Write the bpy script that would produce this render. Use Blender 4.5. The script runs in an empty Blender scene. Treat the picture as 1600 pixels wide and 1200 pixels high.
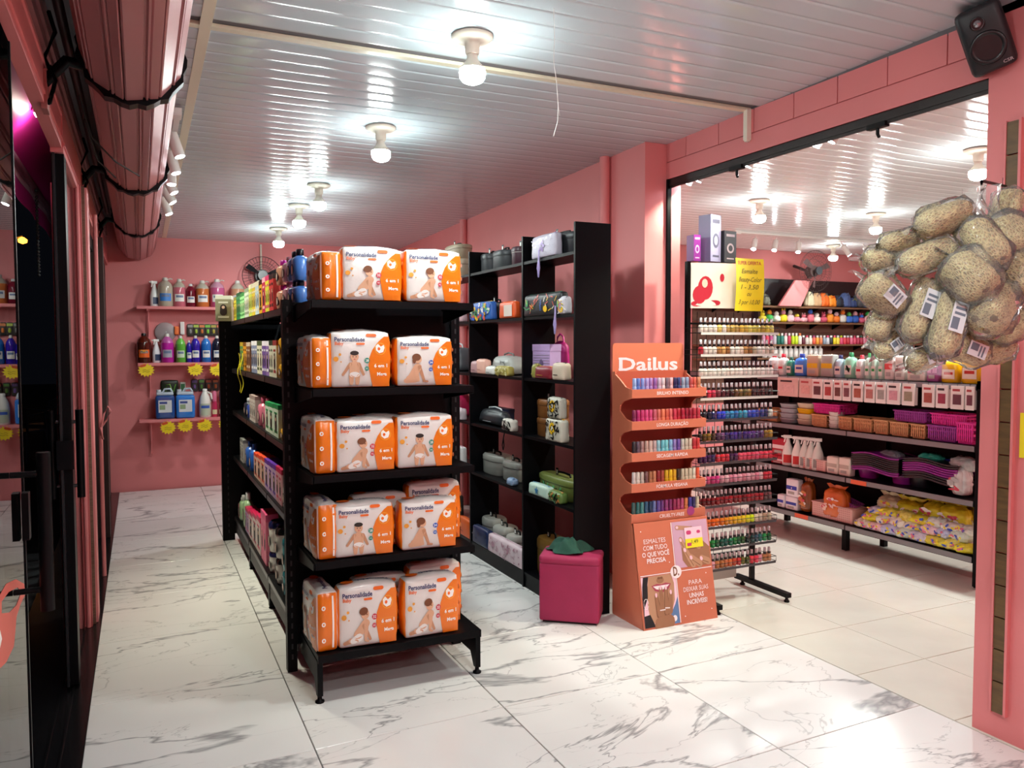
import bpy, math, random
from mathutils import Vector, Matrix
random.seed(7)
SC = bpy.context.scene
COL = SC.collection
R = math.radians
PI = math.pi

# ------------------------------------------------------------------ camera, world, exposure
YAW, PITCH, ROLL, FPX = .435676, .0482262, -.0023079, 1248.25
def make_camera():
    cy, sy, cp, sp, cr, sr = math.cos(YAW), math.sin(YAW), math.cos(PITCH), math.sin(PITCH), math.cos(ROLL), math.sin(ROLL)
    fw = Vector((sy*cp, cy*cp, -sp)); r = Vector((cy, -sy, 0)); u = r.cross(fw)
    r2 = r*cr + u*sr; u2 = u*cr - r*sr
    m = Matrix(((r2.x, u2.x, -fw.x, 0), (r2.y, u2.y, -fw.y, 0), (r2.z, u2.z, -fw.z, 1.55), (0, 0, 0, 1)))
    cd = bpy.data.cameras.new('camera'); cd.sensor_width = 36; cd.lens = FPX/1600*36; cd.clip_start = .05; cd.clip_end = 200
    co = bpy.data.objects.new('camera', cd); COL.objects.link(co); co.matrix_world = m
    SC.camera = co
make_camera()
SC.view_settings.view_transform = 'Standard'
SC.view_settings.look = 'None'
SC.view_settings.exposure = 1.22
SC.view_settings.gamma = 1.0
SC.view_settings.use_curve_mapping = False
w = bpy.data.worlds.new('night'); SC.world = w; w.use_nodes = True
w.node_tree.nodes['Background'].inputs[0].default_value = (.012, .014, .022, 1)
w.node_tree.nodes['Background'].inputs[1].default_value = .06
SC.cycles.use_denoising = True
SC.cycles.adaptive_threshold = .035
SC.cycles.max_bounces = 8
SC.cycles.diffuse_bounces = 5
SC.cycles.glossy_bounces = 4
SC.cycles.transparent_max_bounces = 24
SC.cycles.sample_clamp_indirect = 6
SC.cycles.caustics_reflective = False
SC.cycles.caustics_refractive = False
BULB = 88.0      # glow of the screw-in bulbs' domes
BULBW = 4.6     # watts thrown down by each bulb of the front room
BULBW2 = 18.0    # watts of each bulb in the next room
SPOT = 24.0      # glow of the track spot lenses
SPOTW = 26.0     # watts of each track spot

# ------------------------------------------------------------------ materials
def lin(h):
    def f(c):
        c /= 255
        return c/12.92 if c <= .04045 else ((c+.055)/1.055)**2.4
    return tuple(f(int(h[i:i+2], 16)) for i in (0, 2, 4)) + (1,)
MC = {}
def M(h, rough=.45, metal=0., vary=0., scale=8., bump=0., coat=0., alpha=1., trans=0., spec=.5):
    k = (h, rough, metal, vary, scale, bump, coat, alpha, trans, spec)
    if k in MC: return MC[k]
    m = bpy.data.materials.new('m_'+h); m.use_nodes = True
    nt = m.node_tree; b = nt.nodes['Principled BSDF']
    b.inputs['Base Color'].default_value = lin(h)
    b.inputs['Roughness'].default_value = rough
    b.inputs['Metallic'].default_value = metal
    b.inputs['Coat Weight'].default_value = coat
    b.inputs['Alpha'].default_value = alpha
    b.inputs['Specular IOR Level'].default_value = spec
    b.inputs['Transmission Weight'].default_value = trans
    if vary or bump:
        tc = nt.nodes.new('ShaderNodeTexCoord'); n = nt.nodes.new('ShaderNodeTexNoise')
        n.inputs['Scale'].default_value = scale; n.inputs['Detail'].default_value = 5
        nt.links.new(tc.outputs['Object'], n.inputs['Vector'])
        if vary:
            mx = nt.nodes.new('ShaderNodeMix'); mx.data_type = 'RGBA'
            c = lin(h)
            mx.inputs[6].default_value = tuple(v*(1-vary) for v in c[:3])+(1,)
            mx.inputs[7].default_value = tuple(min(1, v*(1+vary)) for v in c[:3])+(1,)
            nt.links.new(n.outputs['Fac'], mx.inputs[0]); nt.links.new(mx.outputs[2], b.inputs['Base Color'])
        if bump:
            bp = nt.nodes.new('ShaderNodeBump'); bp.inputs['Strength'].default_value = bump; bp.inputs['Distance'].default_value = .02
            nt.links.new(n.outputs['Fac'], bp.inputs['Height']); nt.links.new(bp.outputs['Normal'], b.inputs['Normal'])
    MC[k] = m
    return m
def emit(h, s):
    k = ('e', h, s)
    if k in MC: return MC[k]
    m = bpy.data.materials.new('lit_'+h); m.use_nodes = True
    b = m.node_tree.nodes['Principled BSDF']
    b.inputs['Base Color'].default_value = lin(h)
    b.inputs['Emission Color'].default_value = lin(h); b.inputs['Emission Strength'].default_value = s
    MC[k] = m
    return m
def clear(name, tint=(1, 1, 1, 1), rough=.05, ior=1.45, haze=0., hazecol=(.8, .8, .8, 1)):
    """clear film or pane: see-through with a Fresnel sheen and a little milky haze"""
    if name in MC: return MC[name]
    m = bpy.data.materials.new(name); m.use_nodes = True
    nt = m.node_tree; nt.nodes.remove(nt.nodes['Principled BSDF']); out = nt.nodes['Material Output']
    t = nt.nodes.new('ShaderNodeBsdfTransparent'); t.inputs[0].default_value = tint
    g = nt.nodes.new('ShaderNodeBsdfGlossy'); g.inputs['Roughness'].default_value = rough
    f = nt.nodes.new('ShaderNodeFresnel'); f.inputs[0].default_value = ior
    mx = nt.nodes.new('ShaderNodeMixShader')
    nt.links.new(f.outputs[0], mx.inputs[0]); nt.links.new(g.outputs[0], mx.inputs[2])
    if haze:
        d = nt.nodes.new('ShaderNodeBsdfDiffuse'); d.inputs[0].default_value = hazecol
        m2 = nt.nodes.new('ShaderNodeMixShader'); m2.inputs[0].default_value = haze
        nt.links.new(t.outputs[0], m2.inputs[1]); nt.links.new(d.outputs[0], m2.inputs[2]); nt.links.new(m2.outputs[0], mx.inputs[1])
        tc = nt.nodes.new('ShaderNodeTexCoord'); n = nt.nodes.new('ShaderNodeTexNoise'); n.inputs['Scale'].default_value = 26
        bp = nt.nodes.new('ShaderNodeBump'); bp.inputs['Strength'].default_value = .9; bp.inputs['Distance'].default_value = .02
        nt.links.new(tc.outputs['Object'], n.inputs['Vector']); nt.links.new(n.outputs['Fac'], bp.inputs['Height'])
        nt.links.new(bp.outputs['Normal'], g.inputs['Normal'])
    else:
        nt.links.new(t.outputs[0], mx.inputs[1])
    nt.links.new(mx.outputs[0], out.inputs[0])
    MC[name] = m
    return m
def marble():
    m = bpy.data.materials.new('marble'); m.use_nodes = True
    nt = m.node_tree; N = nt.nodes; L = nt.links; b = N['Principled BSDF']
    tc = N.new('ShaderNodeTexCoord'); oi = N.new('ShaderNodeObjectInfo')
    mul = N.new('ShaderNodeMath'); mul.operation = 'MULTIPLY'; mul.inputs[1].default_value = 60
    L.new(oi.outputs['Random'], mul.inputs[0])
    add = N.new('ShaderNodeVectorMath'); add.operation = 'ADD'
    L.new(tc.outputs['Object'], add.inputs[0])
    cb = N.new('ShaderNodeCombineXYZ'); L.new(mul.outputs[0], cb.inputs[0]); L.new(mul.outputs[0], cb.inputs[2]); L.new(cb.outputs[0], add.inputs[1])
    rot = N.new('ShaderNodeMapping'); rot.inputs['Rotation'].default_value = (0, 0, R(-52)); rot.inputs['Scale'].default_value = (.5, 1.45, 1)
    L.new(add.outputs[0], rot.inputs[0])
    def vein(scale, detail, dist, w0, w1, strength):
        n = N.new('ShaderNodeTexNoise'); n.inputs['Scale'].default_value = scale; n.inputs['Detail'].default_value = detail
        n.inputs['Distortion'].default_value = dist; n.inputs['Roughness'].default_value = .55
        L.new(rot.outputs[0], n.inputs['Vector'])
        s = N.new('ShaderNodeMath'); s.operation = 'SUBTRACT'; s.inputs[1].default_value = .5; L.new(n.outputs['Fac'], s.inputs[0])
        a = N.new('ShaderNodeMath'); a.operation = 'ABSOLUTE'; L.new(s.outputs[0], a.inputs[0])
        # width changes along the vein
        n2 = N.new('ShaderNodeTexNoise'); n2.inputs['Scale'].default_value = 1.7; L.new(add.outputs[0], n2.inputs['Vector'])
        mr = N.new('ShaderNodeMapRange'); mr.inputs[1].default_value = .4; mr.inputs[2].default_value = .75; mr.inputs[3].default_value = w0; mr.inputs[4].default_value = w1
        L.new(n2.outputs['Fac'], mr.inputs[0])
        dv = N.new('ShaderNodeMath'); dv.operation = 'DIVIDE'; L.new(a.outputs[0], dv.inputs[0]); L.new(mr.outputs[0], dv.inputs[1])
        iv = N.new('ShaderNodeMath'); iv.operation = 'SUBTRACT'; iv.use_clamp = True; iv.inputs[0].default_value = 1; L.new(dv.outputs[0], iv.inputs[1])
        st = N.new('ShaderNodeMath'); st.operation = 'MULTIPLY'; st.inputs[1].default_value = strength; L.new(iv.outputs[0], st.inputs[0])
        return st
    v1 = vein(1.15, 6, .55, .004, .034, .75); v2 = vein(2.3, 5, .7, .003, .011, .42)
    mxm = N.new('ShaderNodeMath'); mxm.operation = 'MAXIMUM'; L.new(v1.outputs[0], mxm.inputs[0]); L.new(v2.outputs[0], mxm.inputs[1])
    cl = N.new('ShaderNodeTexNoise'); cl.inputs['Scale'].default_value = 2.5; L.new(add.outputs[0], cl.inputs['Vector'])
    base = N.new('ShaderNodeMix'); base.data_type = 'RGBA'; base.inputs[6].default_value = lin('dcdad8'); base.inputs[7].default_value = lin('eeecea')
    L.new(cl.outputs['Fac'], base.inputs[0])
    mx = N.new('ShaderNodeMix'); mx.data_type = 'RGBA'; mx.inputs[7].default_value = lin('77777a')
    L.new(mxm.outputs[0], mx.inputs[0]); L.new(base.outputs[2], mx.inputs[6]); L.new(mx.outputs[2], b.inputs['Base Color'])
    b.inputs['Roughness'].default_value = .21
    return m
def wood(name, a, c, scale=14, rough=.5):
    if name in MC: return MC[name]
    m = bpy.data.materials.new(name); m.use_nodes = True
    nt = m.node_tree; N = nt.nodes; L = nt.links; b = N['Principled BSDF']
    tc = N.new('ShaderNodeTexCoord'); oi = N.new('ShaderNodeObjectInfo'); ad = N.new('ShaderNodeVectorMath'); ad.operation = 'ADD'
    L.new(tc.outputs['Object'], ad.inputs[0]); L.new(oi.outputs['Random'], ad.inputs[1])
    mp = N.new('ShaderNodeMapping'); mp.inputs['Scale'].default_value = (1, 1, 6); L.new(ad.outputs[0], mp.inputs[0])
    n = N.new('ShaderNodeTexNoise'); n.inputs['Scale'].default_value = scale; n.inputs['Detail'].default_value = 6; n.inputs['Distortion'].default_value = .6
    L.new(mp.outputs[0], n.inputs['Vector'])
    mx = N.new('ShaderNodeMix'); mx.data_type = 'RGBA'; mx.inputs[6].default_value = lin(a); mx.inputs[7].default_value = lin(c)
    L.new(n.outputs['Fac'], mx.inputs[0]); L.new(mx.outputs[2], b.inputs['Base Color']); b.inputs['Roughness'].default_value = rough
    MC[name] = m
    return m
PINK = 'dd8081'
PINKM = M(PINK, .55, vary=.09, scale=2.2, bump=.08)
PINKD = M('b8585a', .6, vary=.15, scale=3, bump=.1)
BLACK = M('07080b', .38, spec=.14)
BLACKM = M('07080a', .3, .0, spec=.16)
WHITE = M('e8e6e2', .4)
CREAM = M('e9e2d2', .45)
GREY = M('83858a', .4)
DARK = M('0c0c0e', .6)

# ------------------------------------------------------------------ mesh builder
class MB:
    def __init__(s): s.v = []; s.f = []; s.m = []; s.s = []
    def add(s, vs, fs, m=0, sm=False):
        o = len(s.v); s.v += [tuple(v) for v in vs]
        for i, f in enumerate(fs):
            s.f.append(tuple(o+k for k in f)); s.m.append(m[i] if isinstance(m, list) else m); s.s.append(sm)
        return s
    def box(s, x0, y0, z0, x1, y1, z1, m=0):
        return s.add([(x0, y0, z0), (x1, y0, z0), (x1, y1, z0), (x0, y1, z0), (x0, y0, z1), (x1, y0, z1), (x1, y1, z1), (x0, y1, z1)],
              [(0, 3, 2, 1), (4, 5, 6, 7), (0, 1, 5, 4), (1, 2, 6, 5), (2, 3, 7, 6), (3, 0, 4, 7)], m)
    def bar(s, a, b, r, n=8, m=0, r2=None, sm=True, caps=True):
        a = Vector(a); b = Vector(b); d = (b-a).normalized(); t = Vector((0, 0, 1)) if abs(d.z) < .9 else Vector((1, 0, 0))
        u = d.cross(t).normalized(); w = d.cross(u); r2 = r if r2 is None else r2
        vs = [a+(u*math.cos(2*PI*i/n)+w*math.sin(2*PI*i/n))*r for i in range(n)]+[b+(u*math.cos(2*PI*i/n)+w*math.sin(2*PI*i/n))*r2 for i in range(n)]
        s.add(vs, [(i, (i+1) % n, n+(i+1) % n, n+i) for i in range(n)], m, sm)
        if caps: s.add(vs[:n], [tuple(range(n))[::-1]], m); s.add(vs[n:], [tuple(range(n))], m)
        return s
    def tube(s, pts, r, n=6, m=0):
        P = [Vector(p) for p in pts]; vs = []; fs = []
        for k, p in enumerate(P):
            d = (P[min(k+1, len(P)-1)]-P[max(k-1, 0)]).normalized(); t = Vector((0, 0, 1)) if abs(d.z) < .95 else Vector((1, 0, 0))
            u = d.cross(t).normalized(); w = d.cross(u); rr = r[k] if isinstance(r, (list, tuple)) else r
            vs += [p+(u*math.cos(2*PI*i/n)+w*math.sin(2*PI*i/n))*rr for i in range(n)]
        for k in range(len(P)-1):
            fs += [(k*n+i, k*n+(i+1) % n, (k+1)*n+(i+1) % n, (k+1)*n+i) for i in range(n)]
        s.add(vs, fs, m, True); s.add(vs[:n], [tuple(range(n))[::-1]], m); return s.add(vs[-n:], [tuple(range(n))], m)
    def lathe(s, prof, n=12, m=0, c=(0, 0, 0), sx=1, sy=1, sm=True, sq=0):
        vs = []; fs = []; ms = []
        for (r, z) in prof:
            for i in range(n):
                a = 2*PI*(i+.5)/n; cx, cyy = math.cos(a), math.sin(a)
                if sq:
                    k = (abs(cx)**sq+abs(cyy)**sq)**(-1/sq); cx *= k; cyy *= k
                vs.append((c[0]+r*cx*sx, c[1]+r*cyy*sy, c[2]+z))
        for k in range(len(prof)-1):
            for i in range(n):
                fs.append((k*n+i, k*n+(i+1) % n, (k+1)*n+(i+1) % n, (k+1)*n+i)); ms.append(m[k] if isinstance(m, (list, tuple)) else m)
        s.add(vs, fs, ms, sm)
        m0 = m[0] if isinstance(m, (list, tuple)) else m; m1 = m[-1] if isinstance(m, (list, tuple)) else m
        s.add(vs[:n], [tuple(range(n))[::-1]], m0); return s.add(vs[-n:], [tuple(range(n))], m1)
    def prism(s, poly, fn, d0, d1, m=0):
        """poly in 2d, fn(a, b, d) -> point"""
        n = len(poly); vs = [fn(a, b, d0) for a, b in poly]+[fn(a, b, d1) for a, b in poly]
        return s.add(vs, [tuple(range(n))[::-1], tuple(range(n, 2*n))]+[(i, (i+1) % n, n+(i+1) % n, n+i) for i in range(n)], m)
    def grid(s, fn, nu, nv, m=0, sm=True):
        vs = [fn(i/nu, j/nv) for j in range(nv+1) for i in range(nu+1)]
        return s.add(vs, [(j*(nu+1)+i, j*(nu+1)+i+1, (j+1)*(nu+1)+i+1, (j+1)*(nu+1)+i) for j in range(nv) for i in range(nu)], m, sm)
    def rbox(s, w, d, h, r=.02, bulge=0., noise=0., c=(0, 0, 0), m=(0, 0, 0, 0, 0, 0), k=5, seed=0, taper=0.):
        """rounded soft box on its base; m = materials of -x,+x,-y,+y,-z,+z faces"""
        hx, hy, hz = w/2, d/2, h/2; r = min(r, hx*.98, hy*.98, hz*.98)
        rnd = random.Random(seed)
        ph = [rnd.uniform(0, 6.28) for _ in range(9)]
        def pt(x, y, z):
            v = Vector((x*hx, y*hy, z*hz)); inn = Vector((max(-hx+r, min(hx-r, v.x)), max(-hy+r, min(hy-r, v.y)), max(-hz+r, min(hz-r, v.z))))
            dd = v-inn; p = inn+dd.normalized()*r if dd.length > 1e-9 else v
            b = bulge; q = Vector(((1-y*y)*(1-z*z)*x**3, (1-x*x)*(1-z*z)*y**3, (1-x*x)*(1-y*y)*max(0, z)**3))*b
            if noise:
                f = 14/max(w, h)
                nn = math.sin(f*v.x*3+ph[0])*math.sin(f*v.z*2.3+ph[1])+math.sin(f*v.y*3.7+ph[2]+v.x*f)*.6+math.sin(f*(v.x+v.z)*1.7+ph[3])*.6
                q += (p.normalized() if p.length else p)*nn*noise*(1 if z > -.9 else .2)
            p = p+q
            if taper: p.x *= 1-taper*(z+1)/2; p.y *= 1-taper*(z+1)/2
            return (c[0]+p.x, c[1]+p.y, c[2]+hz+p.z)
        def ts(half):
            e = 1-r/half; a = [-1, -1+(1-e)*.3, -e]; b = [-e+2*e*(i+1)/(k+1) for i in range(k)]
            return a+b+[e, 1-(1-e)*.3, 1]
        tx, ty, tz = ts(hx), ts(hy), ts(hz)
        def face(A, B, fn, mi):
            vs = [pt(*fn(a, b)) for b in B for a in A]; na = len(A)
            s.add(vs, [(j*na+i, j*na+i+1, (j+1)*na+i+1, (j+1)*na+i) for j in range(len(B)-1) for i in range(na-1)], mi, True)
        face(ty[::-1], tz, lambda a, b: (-1, a, b), m[0]); face(ty, tz, lambda a, b: (1, a, b), m[1])
        face(tx, tz, lambda a, b: (a, -1, b), m[2]); face(tx[::-1], tz, lambda a, b: (a, 1, b), m[3])
        face(tx, ty[::-1], lambda a, b: (a, b, -1), m[4]); face(tx, ty, lambda a, b: (a, b, 1), m[5])
        return s
    def mesh(s, name, mats, weld=True):
        me = bpy.data.meshes.new(name); me.from_pydata(s.v, [], s.f)
        if not isinstance(mats, (list, tuple)): mats = [mats]
        for m in mats: me.materials.append(m)
        me.polygons.foreach_set('material_index', s.m); me.polygons.foreach_set('use_smooth', s.s)
        me.update()
        return me
    def build(s, name, mats, parent=None, loc=(0, 0, 0), rz=0.):
        return obj(name, s.mesh(name, mats), parent, loc, rz)
def obj(name, me, parent=None, loc=(0, 0, 0), rz=0.):
    o = bpy.data.objects.new(name, me); COL.objects.link(o); o.parent = parent; o.location = loc
    if rz: o.rotation_euler = (0, 0, rz)
    return o
def tag(o, label, cat, group=None):
    o['label'] = label; o['category'] = cat
    if group: o['group'] = group
    return o
def thing(name, label, cat, loc=(0, 0, 0), rz=0., group=None):
    return tag(obj(name, None, None, loc, rz), label, cat, group)
def struct(o):
    o['kind'] = 'structure'; return o
ORD = 'first second third fourth fifth sixth seventh eighth ninth tenth eleventh twelfth thirteenth fourteenth fifteenth sixteenth seventeenth eighteenth nineteenth twentieth twenty-first twenty-second twenty-third twenty-fourth'.split()
_tx = {}
def text(mb, s, size, fn, m=0, width=None, bold=0., align='L'):
    """flat lettering: fn(a, b) maps text-plane coordinates to points; returns its width"""
    k = (s, bold)
    if k not in _tx:
        cu = bpy.data.curves.new('t', 'FONT'); cu.body = s; cu.resolution_u = 2; cu.offset = bold
        o = bpy.data.objects.new('t', cu); COL.objects.link(o)
        dg = bpy.context.evaluated_depsgraph_get(); me = bpy.data.meshes.new_from_object(o.evaluated_get(dg))
        _tx[k] = ([tuple(v.co) for v in me.vertices], [tuple(p.vertices) for p in me.polygons])
        bpy.data.objects.remove(o); bpy.data.curves.remove(cu); bpy.data.meshes.remove(me)
    V, F = _tx[k]
    if not V: return 0
    x0 = min(v[0] for v in V); x1 = max(v[0] for v in V); sx = sy = size
    if width: sx = width/(x1-x0)
    off = 0 if align == 'L' else -(x1-x0)*sx/2
    mb.add([fn((v[0]-x0)*sx+off, v[1]*sy) for v in V], F, m)
    return (x1-x0)*sx
def ell(cx, cy, rx, ry, n=14, rot=0.):
    c, s = math.cos(rot), math.sin(rot)
    return [(cx+rx*math.cos(t)*c-ry*math.sin(t)*s, cy+rx*math.cos(t)*s+ry*math.sin(t)*c) for t in [2*PI*i/n for i in range(n)]]
def caps(x0, y0, x1, y1, r0, r1=None, n=5):
    r1 = r0 if r1 is None else r1; a = math.atan2(y1-y0, x1-x0); P = []
    for i in range(n+1): t = a+PI/2+PI*i/n; P.append((x0+r0*math.cos(t), y0+r0*math.sin(t)))
    for i in range(n+1): t = a-PI/2+PI*i/n; P.append((x1+r1*math.cos(t), y1+r1*math.sin(t)))
    return P
def flat(mb, poly, fn, m=0):
    mb.add([fn(a, b) for a, b in poly], [tuple(range(len(poly)))], m)
def copytree(o, parent=None):
    c = o.copy(); COL.objects.link(c); c.parent = parent
    for ch in o.children: copytree(ch, c)
    return c
CUB=[('case', 4.313, 0.572, 0.147, 0, '23252a', '111214', 'large black round vanity case on the top shelf of the end column'), ('pouch', 4.29, 0.33, 0.134, 0, 'b9b4c4', '8a6bb0', 'silver glitter pouch with a purple flower, in front of the black case'), ('pouch', 4.334, 0.587, 0.132, 1, '1b1c20', '2f8a6a', 'black pouch covered in coloured graffiti lettering'), ('pouch', 4.087, 0.138, 0.1, 1, 'c9c6cf', '8e8c99', 'small silver pouch beside the graffiti pouch'), ('bag', 4.346, 0.22, 0.278, 2, 'a3186e', 'd13b98', 'shiny magenta drawstring cosmetic bag behind the lilac box'), ('box', 4.402, 0.268, 0.211, 2, 'b89ac9', '6e5a80', 'lilac gift box with a dark printed picture'), ('pouch', 4.357, 0.341, 0.074, 2, '7b1f2c', 'c9a23a', 'dark red clear pouch in front of the lilac box'), ('pouch', 4.362, 0.154, 0.086, 2, '8e8a45', 'c8b65c', 'olive and gold pouch at the foot of the lilac box'), ('pouch', 4.102, 0.155, 0.099, 2, 'cbb9a6', '2c2a2a', 'small cream pouch near the end panel, third shelf'), ('case', 4.445, 0.353, 0.121, 3, '7a4a22', '4e2c12', 'tan brown vanity case, lower of the stacked pair'), ('case@', 4.411, 0.347, 0.239, 3, '7f4d24', '53300f', 'tan brown vanity case, upper of the stacked pair'), ('pouch', 4.157, 0.222, 0.133, 3, 'c8c3b4', 'e0b020', 'white doodle print case with a yellow flower'), ('pouch@', 4.151, 0.173, 0.254, 3, 'b9b5a8', '55534d', 'white doodle print pouch on the yellow flower case'), ('case', 4.359, 0.565, 0.137, 4, '6f7a3c', '3a4a22', 'green tropical print vanity case with black handle'), ('pouch', 4.36, 0.284, 0.071, 4, 'b9d3c4', '3c7fb0', 'mint pouch with a blue star'), ('pouch', 4.144, 0.166, 0.063, 4, '5f7a3a', 'b5793c', 'green leaf print pouch beside the mint pouch'), ('case', 4.539, 0.303, 0.249, 5, '6d4d1e', '3a260c', 'small tan round case on the base board'), ('pouch', 4.605, 0.349, 0.13, 5, 'd9c3cb', 'b07d90', 'white and pink marbled pouch beside the magenta pouf'), ('case', 5.326, 0.224, 0.145, 0, '43464a', '2a2c30', 'grey quilted case at the left of the middle column top'), ('case', 5.075, 0.369, 0.144, 0, '3b3e42', '24262a', 'dark grey textured case, middle column top'), ('case', 4.787, 0.187, 0.138, 0, '3a1526', 'd8d4d0', 'black and burgundy case with white lid edge'), ('pouch', 5.352, 0.404, 0.128, 1, '2b5fae', 'e5b020', 'pouch with blue, yellow and green mosaic print'), ('case', 5.042, 0.259, 0.139, 1, '18191c', '0d0d10', 'small black case beside the mosaic pouch'), ('pouch', 4.819, 0.25, 0.11, 1, 'd8541f', 'd8c7bd', 'orange pouch with a clear front pocket'), ('pouch', 5.436, 0.196, 0.087, 2, 'b58c90', '8a656a', 'dusty rose pouch on the third shelf'), ('pouch', 5.269, 0.209, 0.103, 2, 'e0ab9c', 'c08a7c', 'peach pouch next to the dusty rose one'), ('pouch', 5.11, 0.177, 0.057, 2, 'd8d6d2', '1a1a1c', 'small black and white pouch, third shelf'), ('bag', 4.864, 0.336, 0.153, 2, 'a9a9a6', '6b6b69', 'silver sequin handbag with a brown strap'), ('pouch', 4.908, 0.228, 0.061, 2, 'a89a4d', 'd8cf9a', 'small metallic gold pouch below the sequin bag'), ('box', 5.387, 0.303, 0.115, 3, '16203a', '0d1424', 'navy square box on the fourth shelf'), ('bag', 5.001, 0.47, 0.129, 3, '23252b', 'cfd2d6', 'rounded black toiletry bag with a white edge'), ('pouch', 4.822, 0.171, 0.077, 3, 'cfc8bd', '2a2623', 'leopard print pouch beside the toiletry bag'), ('case', 5.245, 0.672, 0.132, 4, '8d8c86', '2b2b2b', 'big pale grey oval case on the fifth shelf'), ('case', 4.993, 0.492, 0.105, 4, '8a8882', '262626', 'smaller pale grey oval case, fifth shelf front'), ('pouch', 4.783, 0.09, 0.012, 4, '7e96b5', '4c6a90', 'small light blue tag pouch at the fifth shelf edge'), ('case', 5.312, 0.653, 0.26, 5, '93928c', '2a2a2a', 'pale grey round case at the back of the base board'), ('case', 5.051, 0.383, 0.235, 5, 'a3a29c', '2a2a2a', 'pale grey round case, middle of three on the base'), ('case', 4.901, 0.323, 0.207, 5, 'b0aea8', '2a2a2a', 'pale grey round case, frontmost of three on the base'), ('pouch', 5.563, 0.45, 0.134, 5, 'd65a1a', '8c3508', 'bright orange pouch on the base board'), ('pouch', 5.321, 0.43, 0.129, 5, '16264f', '0c1630', 'navy blue pouch between the orange and marbled pouches'), ('pouch', 4.963, 0.447, 0.128, 5, 'dcc4cc', 'b58598', 'pink marbled pouch with a zip, beside the navy pouch'), ('case', 5.79, 0.379, 0.174, 0, 'b7a893', '6b5b4a', 'beige round case, lower of the stacked pair'), ('case@', 5.801, 0.406, 0.298, 0, 'a8977f', '5c4d3e', 'beige round case, upper of the stacked pair'), ('pouch', 5.788, 0.34, 0.08, 1, 'c9a2ab', '9a727c', 'pale pink quilted pouch on the far column'), ('bag', 5.785, 0.326, 0.224, 2, '55575d', 'c8c9cc', 'black bag with a big silver bow'), ('pouch', 5.806, 0.33, 0.086, 3, 'cbb9c0', 'a78d98', 'white and pink pouch below the striped bag'), ('bag@', 5.83, 0.33, 0.215, 3, 'b0164c', 'f0e2e6', 'bag with bold pink and white stripes'), ('pouch', 5.81, 0.331, 0.15, 4, 'd9d6d4', 'd0307c', 'flat white and hot pink pouch, far column'), ('pouch', 5.808, 0.262, 0.287, 5, '22221f', 'd8c32a', 'dark pouch with a yellow stripe, far column')]
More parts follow.
